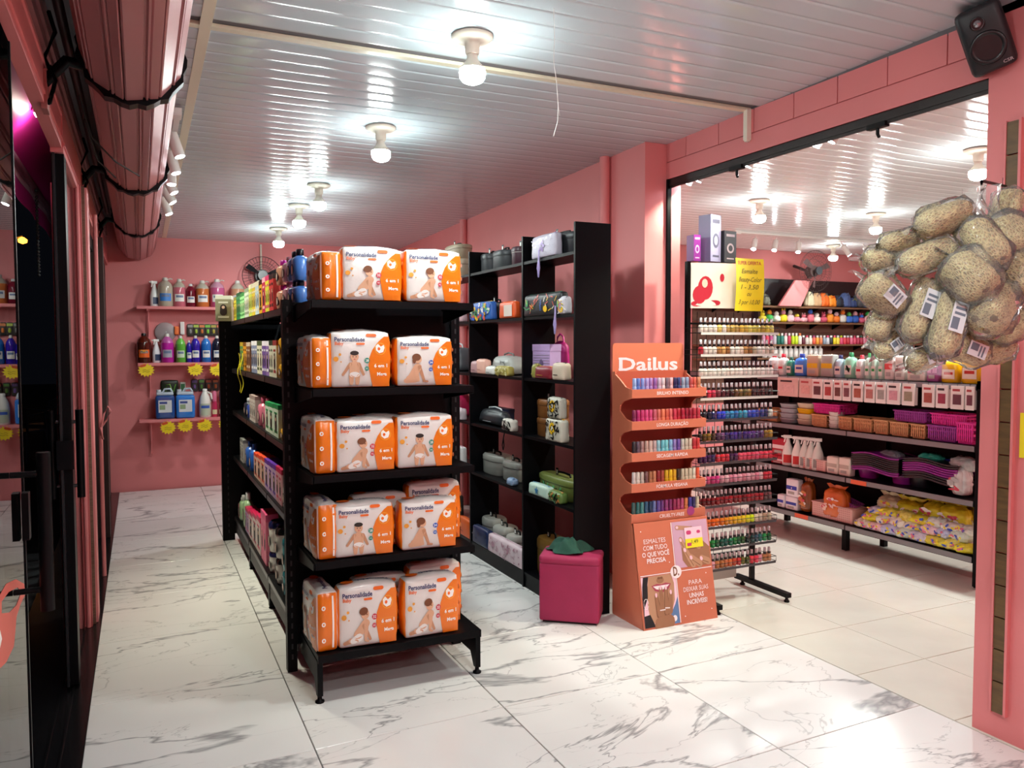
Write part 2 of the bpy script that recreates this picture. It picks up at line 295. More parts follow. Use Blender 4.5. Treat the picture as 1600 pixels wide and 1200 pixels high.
GON=[('carton', 7.209, 1.284, 0.214, 0, '8f8a6c', 'd8d4c0', 'olive box with white leaf mark at the far end, top shelf'), ('carton', 6.523, 0.178, 0.18, 0, 'd8c22a', '8a7a10', 'slim yellow carton on the top shelf'), ('carton', 6.303, 0.25, 0.201, 0, '1f7a48', '0f4a2a', 'dark green carton on the top shelf'), ('carton', 6.044, 0.269, 0.185, 0, '8fce8a', '2f7a3a', 'light green carton on the top shelf'), ('carton', 5.781, 0.247, 0.2, 0, 'c6cfbf', '7c8a74', 'pale grey green carton on the top shelf'), ('carton', 5.571, 0.165, 0.212, 0, 'c9d455', 'e8e2c0', 'lime carton with cream front, top shelf'), ('carton', 5.409, 0.156, 0.209, 0, 'e0c23a', 'f0ead0', 'yellow carton with cream front, top shelf'), ('carton', 5.242, 0.176, 0.209, 0, 'bcd3dd', 'e8e0c8', 'pale blue topped carton, top shelf'), ('carton', 5.083, 0.139, 0.205, 0, 'd9a524', '3a2410', 'amber yellow carton, top shelf'), ('carton', 4.946, 0.132, 0.21, 0, 'b52a48', 'e8a0b0', 'crimson hair dye carton, top shelf'), ('carton', 4.804, 0.15, 0.21, 0, 'cbc63c', 'c23a6a', 'yellow and pink hair dye carton, top shelf'), ('carton', 4.647, 0.164, 0.205, 0, 'c23a3a', '2a1a1a', 'red hair dye carton with dark window, top shelf'), ('bottle', 4.431, 0.236, 0.129, 0, 'dca184', 'a8148a', 'peach bottle with magenta cap, lower of its pair'), ('bottle@', 4.364, 0.25, 0.263, 0, 'dca184', 'a8148a', 'peach bottle with magenta cap, upper of its pair'), ('bottle', 4.232, 0.157, 0.132, 0, 'e0a4b0', 'c07888', 'pink bottle, lower of its pair, top shelf'), ('bottle@', 4.134, 0.207, 0.262, 0, 'e0a4b0', 'c07888', 'pink bottle, upper of its pair, top shelf'), ('bottle', 4.071, 0.165, 0.124, 0, '4f86d8', '151a28', 'blue shampoo bottle with black cap, lower left of four'), ('bottle@', 3.977, 0.175, 0.271, 0, '4f86d8', '151a28', 'blue shampoo bottle with black cap, upper left of four'), ('bottle', 3.912, 0.153, 0.118, 0, '4a80d2', '12161f', 'blue shampoo bottle with black cap, lower right of four'), ('bottle@', 3.815, 0.146, 0.271, 0, '4a80d2', '12161f', 'blue shampoo bottle with black cap, upper right of four'), ('carton', 6.137, 0.199, 0.202, 1, '5a8a4a', 'c2a030', 'green and orange carton, second shelf far end'), ('carton', 5.944, 0.187, 0.201, 1, 'e09a1c', '7a4a10', 'orange carton, second shelf'), ('carton', 5.745, 0.21, 0.2, 1, '8a5a3a', 'd8c0a8', 'brown carton, second shelf'), ('carton', 5.43, 0.284, 0.207, 1, '7e88a6', 'e6e4ea', 'grey blue carton with white front, second shelf'), ('carton', 5.174, 0.23, 0.205, 1, 'd6d2ba', '4a5a3a', 'cream carton with dark print, second shelf'), ('carton', 4.978, 0.161, 0.204, 1, '6a4f96', 'e6e0ee', 'purple topped white carton, second shelf'), ('carton', 4.835, 0.127, 0.203, 1, '8d6fb0', 'eae6f0', 'lilac topped white carton, second shelf'), ('carton', 4.699, 0.144, 0.206, 1, 'd8d8c4', '2a3a2a', 'ivory carton with black stripe, second shelf'), ('carton', 4.559, 0.136, 0.205, 1, 'e2dcc8', 'a03a3a', 'ivory carton with red mark, second shelf'), ('bottle', 4.395, 0.17, 0.102, 1, 'e0a21c', '5a1a3a', 'yellow bottle with dark oval, lower left of four'), ('bottle', 4.231, 0.158, 0.104, 1, 'e0a21c', '5a1a3a', 'yellow bottle with dark oval, lower right of four'), ('bottle@', 4.379, 0.168, 0.255, 1, 'e0a21c', '5a1a3a', 'yellow bottle with dark oval, upper left of four'), ('bottle@', 4.217, 0.157, 0.256, 1, 'e0a21c', '5a1a3a', 'yellow bottle with dark oval, upper right of four'), ('bottle', 6.023, 0.154, 0.13, 2, '232a3a', 'd8dce0', 'slim dark bottle with white cap, third shelf far end'), ('bottle', 5.858, 0.183, 0.122, 2, '2f4aa0', '141a3a', 'slim blue bottle, third shelf'), ('carton', 5.577, 0.299, 0.174, 2, 'cfc6c0', 'a08a84', 'pale grey carton, third shelf'), ('bottle', 5.277, 0.24, 0.178, 2, 'c06a80', 'a04a62', 'dusty pink rounded bottle, third shelf left'), ('bottle', 5.061, 0.194, 0.187, 2, 'c06a80', 'a04a62', 'dusty pink rounded bottle, third shelf right'), ('carton', 4.889, 0.156, 0.174, 2, 'd8e6d2', '0f8a4c', 'white carton with green top, left of three'), ('carton', 4.727, 0.171, 0.177, 2, 'd8e6d2', '0f8a4c', 'white carton with green top, middle of three'), ('carton', 4.552, 0.182, 0.181, 2, 'd8e6d2', '0f8a4c', 'white carton with green top, right of three'), ('bottle', 4.366, 0.126, 0.084, 2, 'e0a830', '5a2430', 'small yellow bottle with oval label, third shelf'), ('bottle', 4.243, 0.12, 0.095, 2, 'e6e2da', '8a8a86', 'small white bottle, third shelf near end'), ('carton', 6.251, 0.207, 0.169, 3, 'dcdad2', '8a8a86', 'slim white carton, fourth shelf far end'), ('bottle', 5.995, 0.229, 0.178, 3, '2c5cae', '0f2a5e', 'blue bottle with white print, fourth shelf left'), ('bottle', 5.759, 0.248, 0.186, 3, '2c5cae', '0f2a5e', 'blue bottle with white print, fourth shelf right'), ('carton', 5.463, 0.16, 0.159, 3, 'd8b0a0', 'd0421f', 'beige carton with orange red top, left of three'), ('carton', 5.294, 0.181, 0.168, 3, 'd8b0a0', 'd0421f', 'beige carton with orange red top, middle of three'), ('carton', 5.119, 0.17, 0.177, 3, 'd8b0a0', 'd0421f', 'beige carton with orange red top, right of three'), ('carton', 4.956, 0.16, 0.182, 3, 'c8a8c8', '5a2a9a', 'lilac carton with violet top, left of three'), ('carton', 4.802, 0.151, 0.187, 3, 'c8a8c8', '5a2a9a', 'lilac carton with violet top, middle of three'), ('carton', 4.657, 0.143, 0.192, 3, 'c8a8c8', '5a2a9a', 'lilac carton with violet top, right of three'), ('carton', 4.487, 0.2, 0.197, 3, 'd8a0a8', 'c81f50', 'pink carton with crimson top, fourth shelf'), ('bottle', 4.331, 0.083, 0.16, 3, 'e6e4dc', '7a7a76', 'small white tube, fourth shelf near end'), ('bottle', 4.25, 0.08, 0.159, 3, 'e0b818', 'd8d4cc', 'small yellow tub, fourth shelf near end'), ('bottle', 6.887, 0.2, 0.163, 4, 'c86a7a', 'd8d8d8', 'pink lotion bottle with silver cap, base shelf far end'), ('bottle', 6.702, 0.19, 0.142, 4, 'd8b0a0', 'e0e0e0', 'peach lotion bottle with white cap, base shelf'), ('bottle', 6.472, 0.266, 0.192, 4, 'a9c99a', 'd8d8d8', 'pale green lotion bottle, left of two'), ('bottle', 6.213, 0.246, 0.255, 4, 'a9c99a', 'd8d8d8', 'pale green lotion bottle, right of two'), ('carton', 5.993, 0.23, 0.175, 4, 'b89ac0', 'c2164a', 'mauve carton with red top, base shelf'), ('carton', 5.774, 0.215, 0.194, 4, 'd8c8c0', 'c2164a', 'cream carton with red top, left of three'), ('carton', 5.568, 0.2, 0.219, 4, 'd8c8c0', 'c2164a', 'cream carton with red top, middle of three'), ('carton', 5.376, 0.187, 0.244, 4, 'd8c8c0', 'c2164a', 'cream carton with red top, right of three'), ('carton', 5.134, 0.229, 0.315, 4, 'e0708e', 'd84f7c', 'tall pink carton on the base shelf'), ('tub', 4.891, 0.262, 0.122, 4, 'e6e2da', '141c4a', 'white tub with navy lid, lower of its pair'), ('tub@', 4.846, 0.308, 0.309, 4, 'e6e2da', '141c4a', 'white tub with navy lid, upper of its pair'), ('tub', 4.632, 0.213, 0.146, 4, 'cfc8c0', '1a1614', 'cream tub with black lid, lower of its pair'), ('tub@', 4.592, 0.256, 0.323, 4, 'cfc8c0', '1a1614', 'cream tub with black lid, upper of its pair'), ('tub', 4.393, 0.236, 0.134, 4, '3fa3ae', '14707c', 'teal tub, lower of its pair'), ('tub@', 4.365, 0.254, 0.315, 4, '3fa3ae', '14707c', 'teal tub, upper of its pair')]
GTW=[('flask', 5.142, 0.105, 0.174, 0, 'd8d4d4', 'c41f38', 'white bottle with red cap, left of the pair'), ('flask', 5.035, 0.094, 0.175, 0, 'd8d4d4', 'c41f38', 'white bottle with red cap, right of the pair'), ('flask', 4.945, 0.071, 0.15, 0, '2f7f66', '1f5a48', 'green bottle beside the blue one'), ('flask', 4.831, 0.13, 0.177, 0, '3c78d0', '2540a0', 'bright blue bottle with blue cap'), ('pack', 4.69, 0.125, 0.168, 0, 'c2a890', 'e0b818', 'pack of wooden sticks with yellow band, left one'), ('pack', 4.545, 0.126, 0.17, 0, 'a9a8a2', 'e0b818', 'pack of brushes with yellow band, right one'), ('flask', 4.442, 0.08, 0.171, 0, 'a9bccb', '252a60', 'clear blue bottle with navy cap'), ('flask', 4.343, 0.095, 0.191, 0, '8fc4a8', '2c8a58', 'mint green bottle with black leaf print'), ('flask', 4.246, 0.075, 0.173, 0, 'd2cccc', 'c41f38', 'clear bottle with red cap beside the mint bottle'), ('flask', 4.172, 0.051, 0.187, 0, 'b9d0c0', '1f9048', 'clear bottle with green cap, left of three'), ('flask', 4.117, 0.05, 0.188, 0, 'b9d0c0', '1f9048', 'clear bottle with green cap, middle of three'), ('flask', 4.056, 0.049, 0.188, 0, 'b9d0c0', '1f9048', 'clear bottle with green cap, right of three'), ('pack', 3.984, 0.074, 0.184, 0, 'e0d0cc', 'd84f4f', 'white pack with red print, top shelf'), ('pack', 3.897, 0.077, 0.167, 0, 'e0dcd4', 'b8b4ac', 'plain cream pack, top shelf'), ('pack', 3.766, 0.143, 0.134, 0, 'd8d0c4', 'd06070', 'white pack with coloured flower print'), ('pack', 3.642, 0.085, 0.149, 0, 'a0508c', 'd890c4', 'purple box on the top shelf'), ('flask', 3.525, 0.132, 0.171, 0, 'e6b010', 'c02a1a', 'yellow bottle, left of the pair'), ('flask', 3.379, 0.143, 0.202, 0, 'e6b010', 'c02a1a', 'yellow bottle with red label, right of the pair'), ('basket', 5.265, 0.116, 0.034, 1, 'd09a6a', 'a87850', 'tan lattice basket half behind the rack'), ('basket', 5.136, 0.127, 0.044, 1, 'd09a6a', 'a87850', 'tan lattice basket next to the clear tubs'), ('tubs', 4.977, 0.179, 0.157, 1, 'a9adb5', 'd0d4da', 'stack of clear plastic tubs'), ('tubs', 4.789, 0.17, 0.174, 1, 'd6ccb4', 'e0b010', 'stack of white tubs with yellow band'), ('basket', 4.618, 0.155, 0.075, 1, 'd09a6a', 'a87850', 'tan lattice basket under the pink one'), ('basket@', 4.558, 0.279, 0.159, 1, 'e0309a', 'b01a78', 'hot pink basket resting on a tan basket'), ('tubs', 4.485, 0.099, 0.125, 1, 'e2ded6', 'c0bcb4', 'stack of white plastic containers'), ('basket', 4.365, 0.126, 0.076, 1, 'd09a6a', 'a87850', 'tan lattice basket, first right of the white stack'), ('basket', 4.204, 0.171, 0.08, 1, 'd09a6a', 'a87850', 'tan lattice basket, second right of the white stack'), ('basket', 4.045, 0.125, 0.085, 1, 'd09a6a', 'a87850', 'tan lattice basket, third right of the white stack'), ('basket', 3.894, 0.155, 0.08, 1, 'd09a6a', 'a87850', 'tan lattice basket, fourth right of the white stack'), ('basket', 3.744, 0.113, 0.076, 1, 'd09a6a', 'a87850', 'tan lattice basket, fifth right of the white stack'), ('basket@', 3.821, 0.272, 0.171, 1, '9a3a98', '7a2478', 'wide purple basket on top of the tan baskets'), ('basket', 3.567, 0.222, 0.092, 1, '9a3a98', '7a2478', 'purple basket standing on the shelf'), ('basket@', 3.531, 0.27, 0.172, 1, 'e0309a', 'b01a78', 'hot pink basket on top of the purple one'), ('basket', 3.405, 0.118, 0.115, 1, 'e0309a', 'b01a78', 'hot pink basket by the end post'), ('pack', 5.053, 0.161, 0.1, 2, 'b02438', 'e8d8d8', 'red plastic pack, lower of two'), ('pack@', 5.055, 0.161, 0.212, 2, 'b02438', 'e8d8d8', 'red plastic pack, upper of two'), ('spray', 4.968, 0.086, 0.268, 2, 'e6e4de', 'c02a2a', 'white spray bottle, nearest of five'), ('spray', 4.863, 0.083, 0.268, 2, 'e6e4de', 'c02a2a', 'white spray bottle, second of five'), ('spray', 4.783, 0.061, 0.271, 2, 'd8dcd4', '8a8a86', 'white spray bottle, third of five'), ('spray', 4.716, 0.06, 0.273, 2, 'd8dcd4', '8a8a86', 'white spray bottle, fourth of five'), ('spray', 4.647, 0.065, 0.275, 2, 'd8dcd4', '8a8a86', 'white spray bottle, last of five'), ('wicker', 4.661, 0.243, 0.087, 2, 'dcb0a8', 'c08f88', 'pale pink wicker basket on the third shelf'), ('pack', 4.478, 0.112, 0.13, 2, 'e6e0d4', 'b8b0a4', 'white wrapped bundle, left of two'), ('pack', 4.361, 0.108, 0.135, 2, 'e6e0d4', 'b8b0a4', 'white wrapped bundle, right of two'), ('trays', 4.09, 0.425, 0.212, 2, '8f1f8f', '1a1a22', 'stack of purple and black pet bowls, left stack'), ('trays', 3.647, 0.429, 0.227, 2, '8f1f8f', '1a1a22', 'stack of purple and black pet bowls, right stack'), ('bag', 3.391, 0.105, 0.18, 2, 'd8d8d6', 'a8a8a8', 'white plastic bag by the end post'), ('pack', 5.013, 0.08, 0.105, 3, 'e8e6ec', '2a3aa8', 'blue and white carton, lower left of three'), ('pack', 4.892, 0.133, 0.125, 3, 'e8e6ec', '2a3aa8', 'blue and white carton, lower right of three'), ('pack@', 4.901, 0.134, 0.25, 3, 'e8e6ec', '2a3aa8', 'blue and white carton on top of the other two'), ('bag', 4.766, 0.108, 0.239, 3, '8a4a1c', 'c07a3a', 'brown bag behind the blue cartons'), ('bag', 4.477, 0.218, 0.23, 3, 'd06a2a', 'e8c8b8', 'orange bag above the wicker basket'), ('wicker', 4.476, 0.411, 0.113, 3, 'dcb0a8', 'c08f88', 'wide pale pink wicker basket on the bottom shelf'), ('bag', 4.134, 0.247, 0.141, 3, 'e6dc3a', 'f0ece0', 'yellow and white bag of sweets, first of the pile'), ('bag@', 4.096, 0.222, 0.228, 3, 'e0e0b8', 'd8d020', 'cream bag of sweets on the pile, second'), ('bag', 3.89, 0.218, 0.155, 3, 'dfe0d8', 'e0a8b8', 'white and pink bag of sweets, third of the pile'), ('bag@', 3.929, 0.252, 0.221, 3, 'd8d42c', 'f0f0e0', 'yellow bag of sweets, fourth of the pile'), ('bag', 3.669, 0.203, 0.18, 3, 'e0d8c0', 'c8d040', 'cream and lime bag of sweets, fifth of the pile'), ('bag@', 3.741, 0.173, 0.246, 3, 'e8e030', 'f0f0e8', 'bright yellow bag of sweets, sixth of the pile'), ('bag', 3.45, 0.215, 0.181, 3, 'dcdce8', '2a3aa0', 'white and blue bag of sweets by the post'), ('bag@', 3.534, 0.221, 0.249, 3, 'e6dc30', 'e8e4e0', 'yellow bag of sweets above the blue one'), ('bag^', 3.952, 0.212, 0.321, 3, 'd8d030', 'a8a020', 'yellow bag of sweets at the back of the pile'), ('bag^', 3.491, 0.236, 0.35, 3, 'b9b03a', 'd8d4c0', 'olive yellow bag of sweets at the back right')]
CARDS=[(4.897, 0.232, 'd8b4b0'), (4.704, 0.14, 'd8a8a0'), (4.586, 0.109, '5a3a3e'), (4.479, 0.093, 'b04a48'), (4.387, 0.079, '6a4440'), (4.303, 0.077, '7a4f55'), (4.204, 0.097, 'a05a48'), (4.098, 0.094, 'b0706a'), (4.002, 0.086, '9a9a94'), (3.899, 0.109, 'd09aa6'), (3.78, 0.1, '8f8a74'), (3.629, 0.095, 'a05248'), (3.529, 0.087, '9a3a50'), (3.421, 0.093, '5f3a44'), (3.336, 0.06, '6a3c48')]
PACKS=[(0.925, 0.232, 0, 'c'), (1.209, 0.234, 0, 'c'), (0.87, 0.246, 1, 's'), (1.163, 0.222, 1, 't'), (0.888, 0.234, 2, 'c'), (1.163, 0.241, 2, 's'), (0.878, 0.237, 3, 's'), (1.179, 0.227, 3, 't'), (0.891, 0.276, 4, 'c'), (1.188, 0.274, 4, 'c')]
SIDEP=[(0.716, 0.211, 0), (0.667, 0.224, 1), (0.681, 0.24, 2), (0.687, 0.248, 3), (0.679, 0.267, 4)]
LAMPS=[(1.272, 3.113, 2.828), (1.28, 4.523, 2.803), (1.259, 6.168, 2.774), (1.265, 7.036, 2.758), (1.291, 8.323, 2.735)]
# ------------------------------------------------------------------ floors
def zc(y): return 2.83-.0178*(y-3)          # the ceiling of the front room falls slightly to the back
MARBLE = marble()
GROUT = M('35342f', .8)
fl = struct(MB().box(-.23, -1.6, -.06, 3.03, 9.42, -.012).build('floor', GROUT))
def tile_mesh(w, d, sh, mat, g=.0022, b=.0015):
    t = MB(); x0, x1, y0, y1 = g, w-g, g, d-g
    def q(x, y, z): return (x, y+sh*x, z)
    lo = [q(x0, y0, -.012), q(x1, y0, -.012), q(x1, y1, -.012), q(x0, y1, -.012)]
    md = [q(x0, y0, -b), q(x1, y0, -b), q(x1, y1, -b), q(x0, y1, -b)]
    up = [q(x0+b, y0+b, 0), q(x1-b, y0+b, 0), q(x1-b, y1-b, 0), q(x0+b, y1-b, 0)]
    t.add(lo+md+up, [(i, (i+1) % 4, 4+(i+1) % 4, 4+i) for i in range(4)]+[(4+i, 4+(i+1) % 4, 8+(i+1) % 4, 8+i) for i in range(4)]+[(8, 9, 10, 11), (3, 2, 1, 0)])
    return t.mesh('tile', mat)
XS = [-.23, .577, 1.382, 2.193, 3.012]
for i in range(4):
    sh = .0 if i == 0 else .026
    me = tile_mesh(XS[i+1]-XS[i], .79, sh, MARBLE)
    for k in range(-5, 10):
        y = 2.25+.79*k+(0 if i == 0 else .021*(i-1))
        if k < 9 or True:
            if y+.79 > 9.43: 
                mm = tile_mesh(XS[i+1]-XS[i], 9.42-y-.03, sh, MARBLE) if 9.42-y > .05 else None
                if mm: obj('tile', mm, fl, (XS[i], y, 0))
            else: obj('tile', me, fl, (XS[i], y, 0))
BEIGE = M('d9d5ca', .14, vary=.08, scale=5)
f2 = struct(MB().box(3.014, 1.2, -.06, 12, 8.3, -.012).build('floor', M('4a463e', .8)))
X2 = [3.016, 3.48]+[3.48+.5*i for i in range(1, 11)]
tm = tile_mesh(.5, .5, 0, BEIGE); t0 = tile_mesh(.464, .5, 0, BEIGE)
for i in range(len(X2)-1):
    for k in range(14):
        obj('tile', t0 if i == 0 else tm, f2, (X2[i], 1.155+.5*k, 0))
# ------------------------------------------------------------------ ceilings of narrow PVC boards
PVC = M('c4d0d6', .17, vary=.03, scale=6)
PVC2 = M('e8ecee', .16, vary=.03, scale=6)
JOINT = M('e2dcc4', .35)
def plank(w, x0, x1, slope, mat):
    t = MB(); prof = [(0, .003), (.0018, .003), (.0035, 0)]+[(.0035+(w-.007)*i/8, -.0012*(1-(2*i/8-1)**2)) for i in range(1, 8)]+[(w-.0035, 0), (w-.0018, .003), (w, .003)]
    vs = [(x0, y, z-slope*y) for y, z in prof]+[(x1, y, z-slope*y) for y, z in prof]; n = len(prof)
    t.add(vs, [(i, i+1, n+i+1, n+i) for i in range(n-1)], 0, True)
    return t.mesh('plank', mat)
cl = struct(MB().add([(.19, -1.6, zc(-1.6)+.012), (3.03, -1.6, zc(-1.6)+.012), (3.03, 9.42, zc(9.42)+.012), (.19, 9.42, zc(9.42)+.012),
    (.19, -1.6, 3.0), (3.03, -1.6, 3.0), (3.03, 9.42, 3.0), (.19, 9.42, 3.0)], [(0, 1, 2, 3), (7, 6, 5, 4), (0, 4, 5, 1), (1, 5, 6, 2), (2, 6, 7, 3), (3, 7, 4, 0)]).build('ceiling', M('6a666a', .7)))
PW = .118
pa = plank(PW, .285, 3.03, .0178, PVC); pb = plank(PW, .192, .245, .0178, PVC)
n = 0
y = -1.58
while y < 9.4:
    if not (3.42 < y+PW/2 < 3.49):
        obj('plank', pa, cl, (0, y, zc(y))); obj('plank', pb, cl, (0, y, zc(y)))
    y += PW
MB().add([(a, b, zc(b)+dz) for dz in (-.006, .01) for a, b in ((.243, -1.6), (.287, -1.6), (.287, 9.4), (.243, 9.4))],
    [(3, 2, 1, 0), (4, 5, 6, 7), (0, 1, 5, 4), (1, 2, 6, 5), (2, 3, 7, 6), (3, 0, 4, 7)]).build('joint_strip', JOINT, cl)
MB().box(.19, 3.435, zc(3.45)-.005, 3.03, 3.475, zc(3.45)+.01).build('joint_strip', JOINT, cl)
c2 = struct(MB().box(3.03, 1.2, 2.815, 12, 8.3, 2.95).build('ceiling', M('6a666a', .7)))
pc = plank(PW, 3.15, 12, 0, PVC2)
for i in range(59): obj('plank', pc, c2, (0, 1.25+PW*i, 2.8))
# ------------------------------------------------------------------ walls
struct(MB().box(-.5, 9.42, -.06, 3.15, 9.6, 2.85).build('wall_back', PINKM))
struct(MB().box(2.87, 4.2, -.06, 3.14, 9.42, 2.95).build('wall_right', PINKM))
MB().box(3.03, 4.185, 0, 3.06, 4.2, 2.59).build('door_edge', BLACK, bpy.data.objects['wall_right'])
struct(MB().box(3.03, -1.6, -.06, 3.2, 2.09, 2.95).build('wall_near', PINKM))
struct(MB().box(-.5, -1.75, -.06, 3.2, -1.6, 2.95).build('wall_front', PINKM))
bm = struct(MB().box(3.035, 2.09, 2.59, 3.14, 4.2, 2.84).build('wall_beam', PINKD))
MB().box(3.03, 2.09, 2.59, 3.04, 4.2, 2.692).build('lintel', PINKM, bm)
js = [2.09, 2.27, 2.56, 2.84, 3.12, 3.41, 3.70, 4.0, 4.2]
for a, b in zip(js, js[1:]):
    MB().box(3.029, a+.003, 2.697, 3.045, b-.003, 2.822).build('block', PINKM, bm)
rail = struct(MB().box(3.04, 2.09, 2.55, 3.1, 4.2, 2.588).box(3.045, 2.09, 2.535, 3.055, 4.2, 2.55).build('trim_1', M('2c2524', .35, .4)))
for yy in (3.56, 2.62):
    MB().box(3.03, yy-.05, 2.525, 3.06, yy+.05, 2.548).tube([(3.045, yy, 2.53), (3.045, yy, 2.5), (3.04, yy-.012, 2.485)], .008).build('hook', BLACK, rail)
MB().box(3.0, 3.43, 2.66, 3.03, 3.46, 2.825).box(3.004, 3.434, 2.652, 3.026, 3.456, 2.66).build('cable_duct', CREAM, bm)
# room beyond the opening
struct(MB().box(3.14, 8.3, -.06, 12.15, 8.45, 2.95).build('wall_rear', PINKM))
struct(MB().box(12, 1.2, -.06, 12.15, 8.3, 2.95).build('wall_east', PINKM))
struct(MB().box(3.2, 1.05, -.06, 12.15, 1.2, 2.95).build('wall_south', PINKM))
# pipe in the wall corner
struct(MB().bar((2.835, 4.62, 0), (2.835, 4.62, zc(4.62)), .034, 14).bar((2.84, 7.2, 0), (2.84, 7.2, zc(7.2)), .034, 14).build('trim_2', PINKM))
# stacked wood-look tiles let into the near wall
wt = struct(MB().box(3.012, 1.945, .10, 3.03, 1.955, 2.4).box(3.012, 2.003, .10, 3.03, 2.01, 2.4).build('trim_3', PINKM))
WOODT = wood('walnut', '3a2a16', '7a5c34', 9)
wtm = MB().box(3.016, 1.955, 0, 3.03, 2.003, .122).mesh('tile', WOODT)
for i in range(18): obj('tile', wtm, wt, (0, 0, .105+.1275*i))
# ------------------------------------------------------------------ facade on the left
GRAN = M('151416', .18, vary=.4, scale=60)
struct(MB().box(-.62, -1.6, -.06, -.2305, 9.42, -.002).box(-.36, -1.6, -.002, -.352, 9.42, .004).box(-.31, -1.6, -.002, -.302, 9.42, .004).build('trim_4', GRAN))
ASPH = M('2a2a2c', .7, vary=.3, scale=20, bump=.2)
struct(MB().box(-14, -3, -.3, -.62, 40, -.08).build('ground', ASPH))
struct(MB().box(-.5, -1.6, 0, -.3, .5, 2.9).build('wall_left', PINKM))
RIB = M('a8686a', .45, vary=.1, scale=5)
hd = struct(MB().box(-.335, .5, 2.6, -.3, 9.42, 2.95).build('trim_9', RIB))
for i, (xa, za, zb) in enumerate([(-.285, 2.64, 2.68), (-.28, 2.71, 2.735), (-.285, 2.77, 2.81)]):
    MB().box(-.3, .5, za, xa, 9.42, zb).build('rib', RIB, hd)
be = struct(MB().box(-.335, .5, 2.42, -.29, 4.05, 2.6).box(-.29, .5, 2.45, -.284, 4.05, 2.462).box(-.29, .5, 2.56, -.284, 4.05, 2.572).build('trim_5', PINKM))
struct(MB().box(-.335, 4.05, 2.4, -.285, 9.42, 2.6).box(-.285, 4.05, 2.43, -.279, 9.42, 2.442).build('trim_6', PINKM))
# pink fluted post with chipped paint, then the barred bay behind it
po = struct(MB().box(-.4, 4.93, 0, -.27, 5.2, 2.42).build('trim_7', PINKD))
for i in range(5): MB().bar((-.40+.028*i, 4.925, .0), (-.40+.028*i, 4.925, 2.42), .011, 8).build('flute', PINKM, po)
MB().box(-.27, 4.97, 0, -.255, 5.0, 2.42).build('chipped_edge', wood('chip', '4a2a1c', '8a6a58', 20, .8), po)
MB().box(-.268, 5.0, 0, -.245, 5.19, 2.42).build('edge_board', PINKM, po)
gt = struct(MB().box(-.40, 5.6, 0, -.3, 5.68, 2.42).box(-.42, 5.2, 2.3, -.32, 9.42, 2.42).build('door_3', BLACK))
for i in range(7):
    MB().box(-.39, 5.78+.2*i, .03, -.335, 5.82+.2*i, 2.3).build('bar', M('3c3e42', .4, .5), gt)
MB().box(-.42, 7.2, 0, -.25, 7.35, 2.42).box(-.42, 7.35, 0, -.31, 9.42, 2.42).build('dark_board', M('3a201c', .7, vary=.3), gt)
pp = struct(MB().bar((-.25, 6.0, 0), (-.25, 6.0, 2.42), .014, 10).build('trim_8', PINKM))
MB().tube([(-.25, 5.985, 1.0), (-.21, 5.97, 1.06), (-.185, 5.97, 1.12), (-.2, 5.97, 1.15), (-.225, 5.975, 1.1), (-.25, 5.98, .98), (-.235, 5.97, .93), (-.25, 5.975, 1.01)], .006).build('tied_cord', PINKM, pp)
# near glass leaf with long black handles
PANE = clear('pane', (.93, .96, .95, 1), .0, 1.5)
g1 = struct(obj('door_1', None, None, (0, 0, 0)))
MB().box(-.315, .52, .02, -.305, 2.59, 2.38).build('pane', PANE, g1)
MB().box(-.318, 2.585, .02, -.302, 2.597, 2.38).build('edge_seal', BLACK, g1)
def bar_handle(par, y, z0, z1, sgn, off=.08, r=.0165):
    x = -.31+sgn*off
    MB().bar((x, y, z0), (x, y, z1), r, 16).build('handle', BLACK, par)
    for z in (z0+.055, z1-.055): MB().bar((-.31+sgn*.006, y, z), (x, y, z), .008, 8).build('standoff', M('6a6c70', .25, .9) if par != g1 else BLACK, par)
bar_handle(g1, 2.35, .87, 1.28, 1); bar_handle(g1, 2.35, .87, 1.28, -1, .06)
MB().box(-.302, 2.52, 1.02, -.285, 2.56, 1.15).build('lock', BLACK, g1)
# coral bag-shaped decal on the leaf
dk = MB(); fn = lambda a, b: (-.3043, a, b)
O_ = [(2.141, .979), (2.238, .979), (2.396, .948), (2.549, .894), (2.568, .86), (2.462, .861), (2.386, .85)]
I_ = [(2.165, .957), (2.273, .949), (2.426, .918), (2.472, .894), (2.469, .887), (2.393, .881), (2.273, .898)]
dk.add([fn(*p) for p in O_+I_], [(i, i+1, 8+i, 7+i) for i in range(6)])
flat(dk, [(2.273, .898), (2.386, .85), (2.355, .818), (2.327, .795), (2.2, .8), (2.107, .819), (1.993, .852), (2.035, .981), (2.141, .979), (2.165, .957), (2.159, .931)], fn)
flat(dk, [(2.074, .918), (2.125, .902), (2.147, .875), (2.117, .864), (2.066, .878)], lambda a, b: (-.3037, a, b), 1)
dk.build('decal', [M('c0574c', .5), WHITE], g1)
# far leaf, edge on, with handles on both faces
g2d = struct(obj('door_2', None))
MB().box(-.335, 4.08, .01, -.285, 4.2, 2.4).build('stile', BLACK, g2d)
MB().box(-.33, 4.06, .01, -.32, 4.08, 2.4).build('gasket', M('3a3c40', .3, .6), g2d)
MB().box(-.315, 4.2, .02, -.305, 4.92, 2.4).build('pane', PANE, g2d)
bar_handle(g2d, 4.1, .865, 1.265, 1, .055); bar_handle(g2d, 4.1, .865, 1.265, -1, .055)
MB().box(-.345, 4.05, 1.0, -.277, 4.08, 1.13).build('lock', M('2a2c30', .2, .8), g2d)
